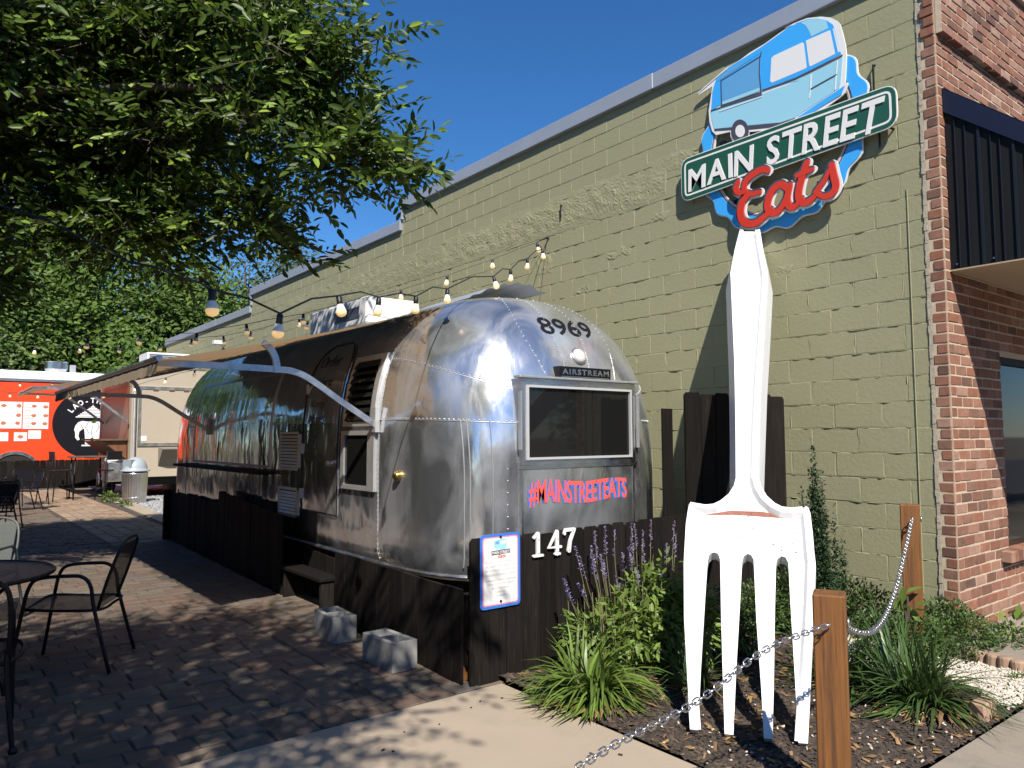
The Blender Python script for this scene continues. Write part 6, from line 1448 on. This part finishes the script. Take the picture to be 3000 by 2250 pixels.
tk = MB(); tk.tube([(-9.2, 5.6, -.1), (-9.15, 5.62, .4), (-9.1, 5.6, 1.5), (-9.0, 5.7, 2.6)], [.30, .22, .19, .18], 14); tk.build('trunk', m_bark, nt_, smooth=True)
fork_ = (-9.0, 5.7, 2.55); HUB = (-6.4, 6.3, 4.5)
for tgt, r, subs in (((-5.6, 6.2, 4.7), .11, [0, 1, 8, 9, 12, 15, 14]), ((-4.5, 5.0, 4.6), .085, [1, 2, 4, 10, 11, 13]), ((-3.75, 3.6, 4.5), .06, [2, 3, 5, 6, 7, 16]), ((-7.3, -1.2, 4.7), .10, ['a', 'b', 'c', 'd', 'e']), ((-7.2, 6.6, 4.6), .10, [17, 18])):
    mb = MB(); limb(mb, fork_ if isinstance(subs[0], str) or subs[0] in (0, 17) else HUB, tgt, r, r * .42)
    for s in subs:
        c = NEAR[s][0] if isinstance(s, int) else OVER['abcde'.index(s)][0]; limb(mb, tgt, c, r * .36, .009)
        for _ in range(3):
            q = Vector(c) + Vector((random.uniform(-.12, .05), random.uniform(-.05, .15), random.uniform(-.12, .12))); limb(mb, c, q, .010, .003, n=4, k=5)
    mb.build('limb', m_bark, nt_, smooth=True)
mb = MB(); limb(mb, (-3.75, 3.6, 4.3), (-2.86, 2.3, 3.52), .022, .004, .1); mb.build('limb', m_bark, nt_, smooth=True)
crown_sprays(layered(NEAR, 5), 560, .115, 10, m_leaf, 'crown', nt_, droop=.12)
crown_sprays(OVER, 430, .105, 9, m_leaf, 'crown', nt_, twig=False)
def far_tree(label, x, y, lobes, leaf, dens, mat=m_leafd, trunk_r=.16, name='bushy_tree', grp='trees beyond the food trucks', sn=5):
    t = thing(name, label, 'tree', (x, y, 0), 0, grp); zc = max(l[0][2] for l in lobes); mb = MB(); mb.tube([(x, y, -.2), (x + .1, y, zc * .5), (x, y + .1, zc)], [trunk_r, trunk_r * .7, trunk_r * .25], 8); mb.build('trunk', m_bark, t, smooth=True)
    mb = MB()
    for c, r in lobes: limb(mb, (x + .05, y, max(.6, c[2] * .45)), c, trunk_r * .45, .03, n=5, k=5)
    mb.build('limbs', m_bark, t); crown_sprays(lobes, dens, leaf, sn, mat, 'crown', t, twig=False, droop=.3, lenw=.55); return t
def blob(x, y, z0, z1, r, n, seed):
    rr_ = random.Random(seed); out = []
    for i in range(n):
        t = i / max(1, n - 1); z = z0 + (z1 - z0) * t; k = math.sin(math.pi * (.18 + .72 * t)) ; a = rr_.random() * 6.28; d = r * k * .62 * rr_.random() ** .5
        out.append(((x + d * math.cos(a), y + d * math.sin(a), z), (r * k * rr_.uniform(.5, .8), r * k * rr_.uniform(.5, .8), r * k * rr_.uniform(.4, .6))))
    return out
FT = [('wide dark leafy tree rising straight behind the orange truck roof', -4.6, 30.5, 1.8, 7.6, 2.6, 12), ('bushy pale-tipped tree left of the green building, above the exhaust fan', -1.4, 31.0, 1.6, 8.6, 2.8, 13),
      ('full green tree touching the far corner of the green building', 1.6, 32.5, 2.2, 9.0, 2.6, 12), ('leafy tree behind the lowest step of the green building roof', 4.2, 34.5, 3, 9.8, 2.4, 11),
      ('tall tree at the left edge behind the orange truck', -8.2, 30.0, 1.2, 8.2, 3.0, 12), ('dense tree deep behind the others at the middle of the tree line', -2.4, 37, 3, 12, 3.4, 13), ('dense dark tree deep behind the orange truck at the left of the tree line', -7.5, 38, 3, 12.5, 3.6, 13), ('dark tree filling the gap low behind the beige trailer', .2, 28.6, .6, 5.0, 2.0, 9)]
for i, (lb, x, y, z0, z1, r, n) in enumerate(FT): far_tree(lb, x, y, blob(x, y, z0, z1, r, n, i + 3), .26, 150)
far_tree('thin airy grey-green tree peeking over the stepped roof of the green building', 11.6, 41.0, blob(11.6, 41, 8, 13.2, 2.2, 9, 33), .26, 70, m_leafp); far_tree('second airy grey-green tree behind the roof, lower and further left', 8.6, 42, blob(8.6, 42, 7, 12.0, 2.0, 8, 35), .26, 70, m_leafp)
far_tree('low sunlit bush at the left edge over the orange truck roof', -4.9, 28.7, blob(-4.9, 28.7, 1.2, 5.6, 1.7, 10, 51), .22, 170, m_weed)

# ------------------------------------------------------------------ the other side of the street and of the patio (seen mirrored in metal and glass)
ob = thing('brick_shop', 'low brick shop across the street mirrored in the trailer window', 'building', (-6, -22, 0))
mb = MB(); mb.bevbox((-22, -26, -.1), (9, -18.5, 5.2), .03); mb.build('wall', M('shop_brick', (.30, .12, .075), .9, var=.2, vscale=6), ob)
mb = MB(); mb.bevbox((-22.2, -18.5, 2.7), (9.2, -16.9, 3.0), .02); mb.build('canopy', m_black, ob)
for i in range(7):
    mb = MB(); x = -20 + 4.1 * i; mb.box((x, -18.51, .5), (x + 2.9, -18.47, 2.4)); mb.build('window', m_glass, ob)
for i, (lb, x, y, r, z1) in enumerate((('street tree across the road to the right', 13, -12, 2.4, 6.5), ('street tree across the road to the left', -17, -13, 2.6, 6.5), ('tree beside the patio to the left', -12.8, 4.5, 2.2, 5.5), ('second tree beside the patio to the left', -12.8, 10.0, 2.4, 6), ('third tree beside the patio to the left', -12.5, 16, 2.4, 6.5), ('fourth tree beside the patio, behind the camera', -13.5, -1.5, 2.4, 5.5))):
    far_tree(lb, x, y, blob(x, y, .8, z1, r, 11, 70 + i), .30, 90, m_leafd, name='street_tree', grp='trees around the street and patio')
hg = thing('hedge', 'tall green hedge added out of view left of the patio to darken the trailer reflection', 'hedge', (-9.6, 12, 0))  # added unseen, keeps bright sky out of the trailer side's reflection
def hedge_pts(i):
    f = random.random(); y = random.uniform(-2, 24)
    if f < .45: return (-9.2 + random.gauss(0, .06), y, random.uniform(.05, 3.4)), (1, random.gauss(0, .6), random.gauss(0, .6))
    if f < .7: return (random.uniform(-10, -9.2), y, 3.4 + random.gauss(0, .08)), (random.gauss(0, .5), random.gauss(0, .5), 1)
    return (random.uniform(-10, -9.2), y, random.uniform(.1, 3.3)), (random.gauss(0, 1), random.gauss(0, 1), random.gauss(0, 1))
V, F, PV = leaf_cloud(15000, hedge_pts, (.14, .24), (.4, .6)); link('foliage', npmesh('foliage', V - np.array([-9.6, 12, 0]), F, m_leafd, PV), hg)
mb = MB(); mb.box((-9.9, -2, -.1), (-9.35, 24, 3.2)); mb.build('branches', M('hedge_core', (.018, .022, .010), .95), hg)
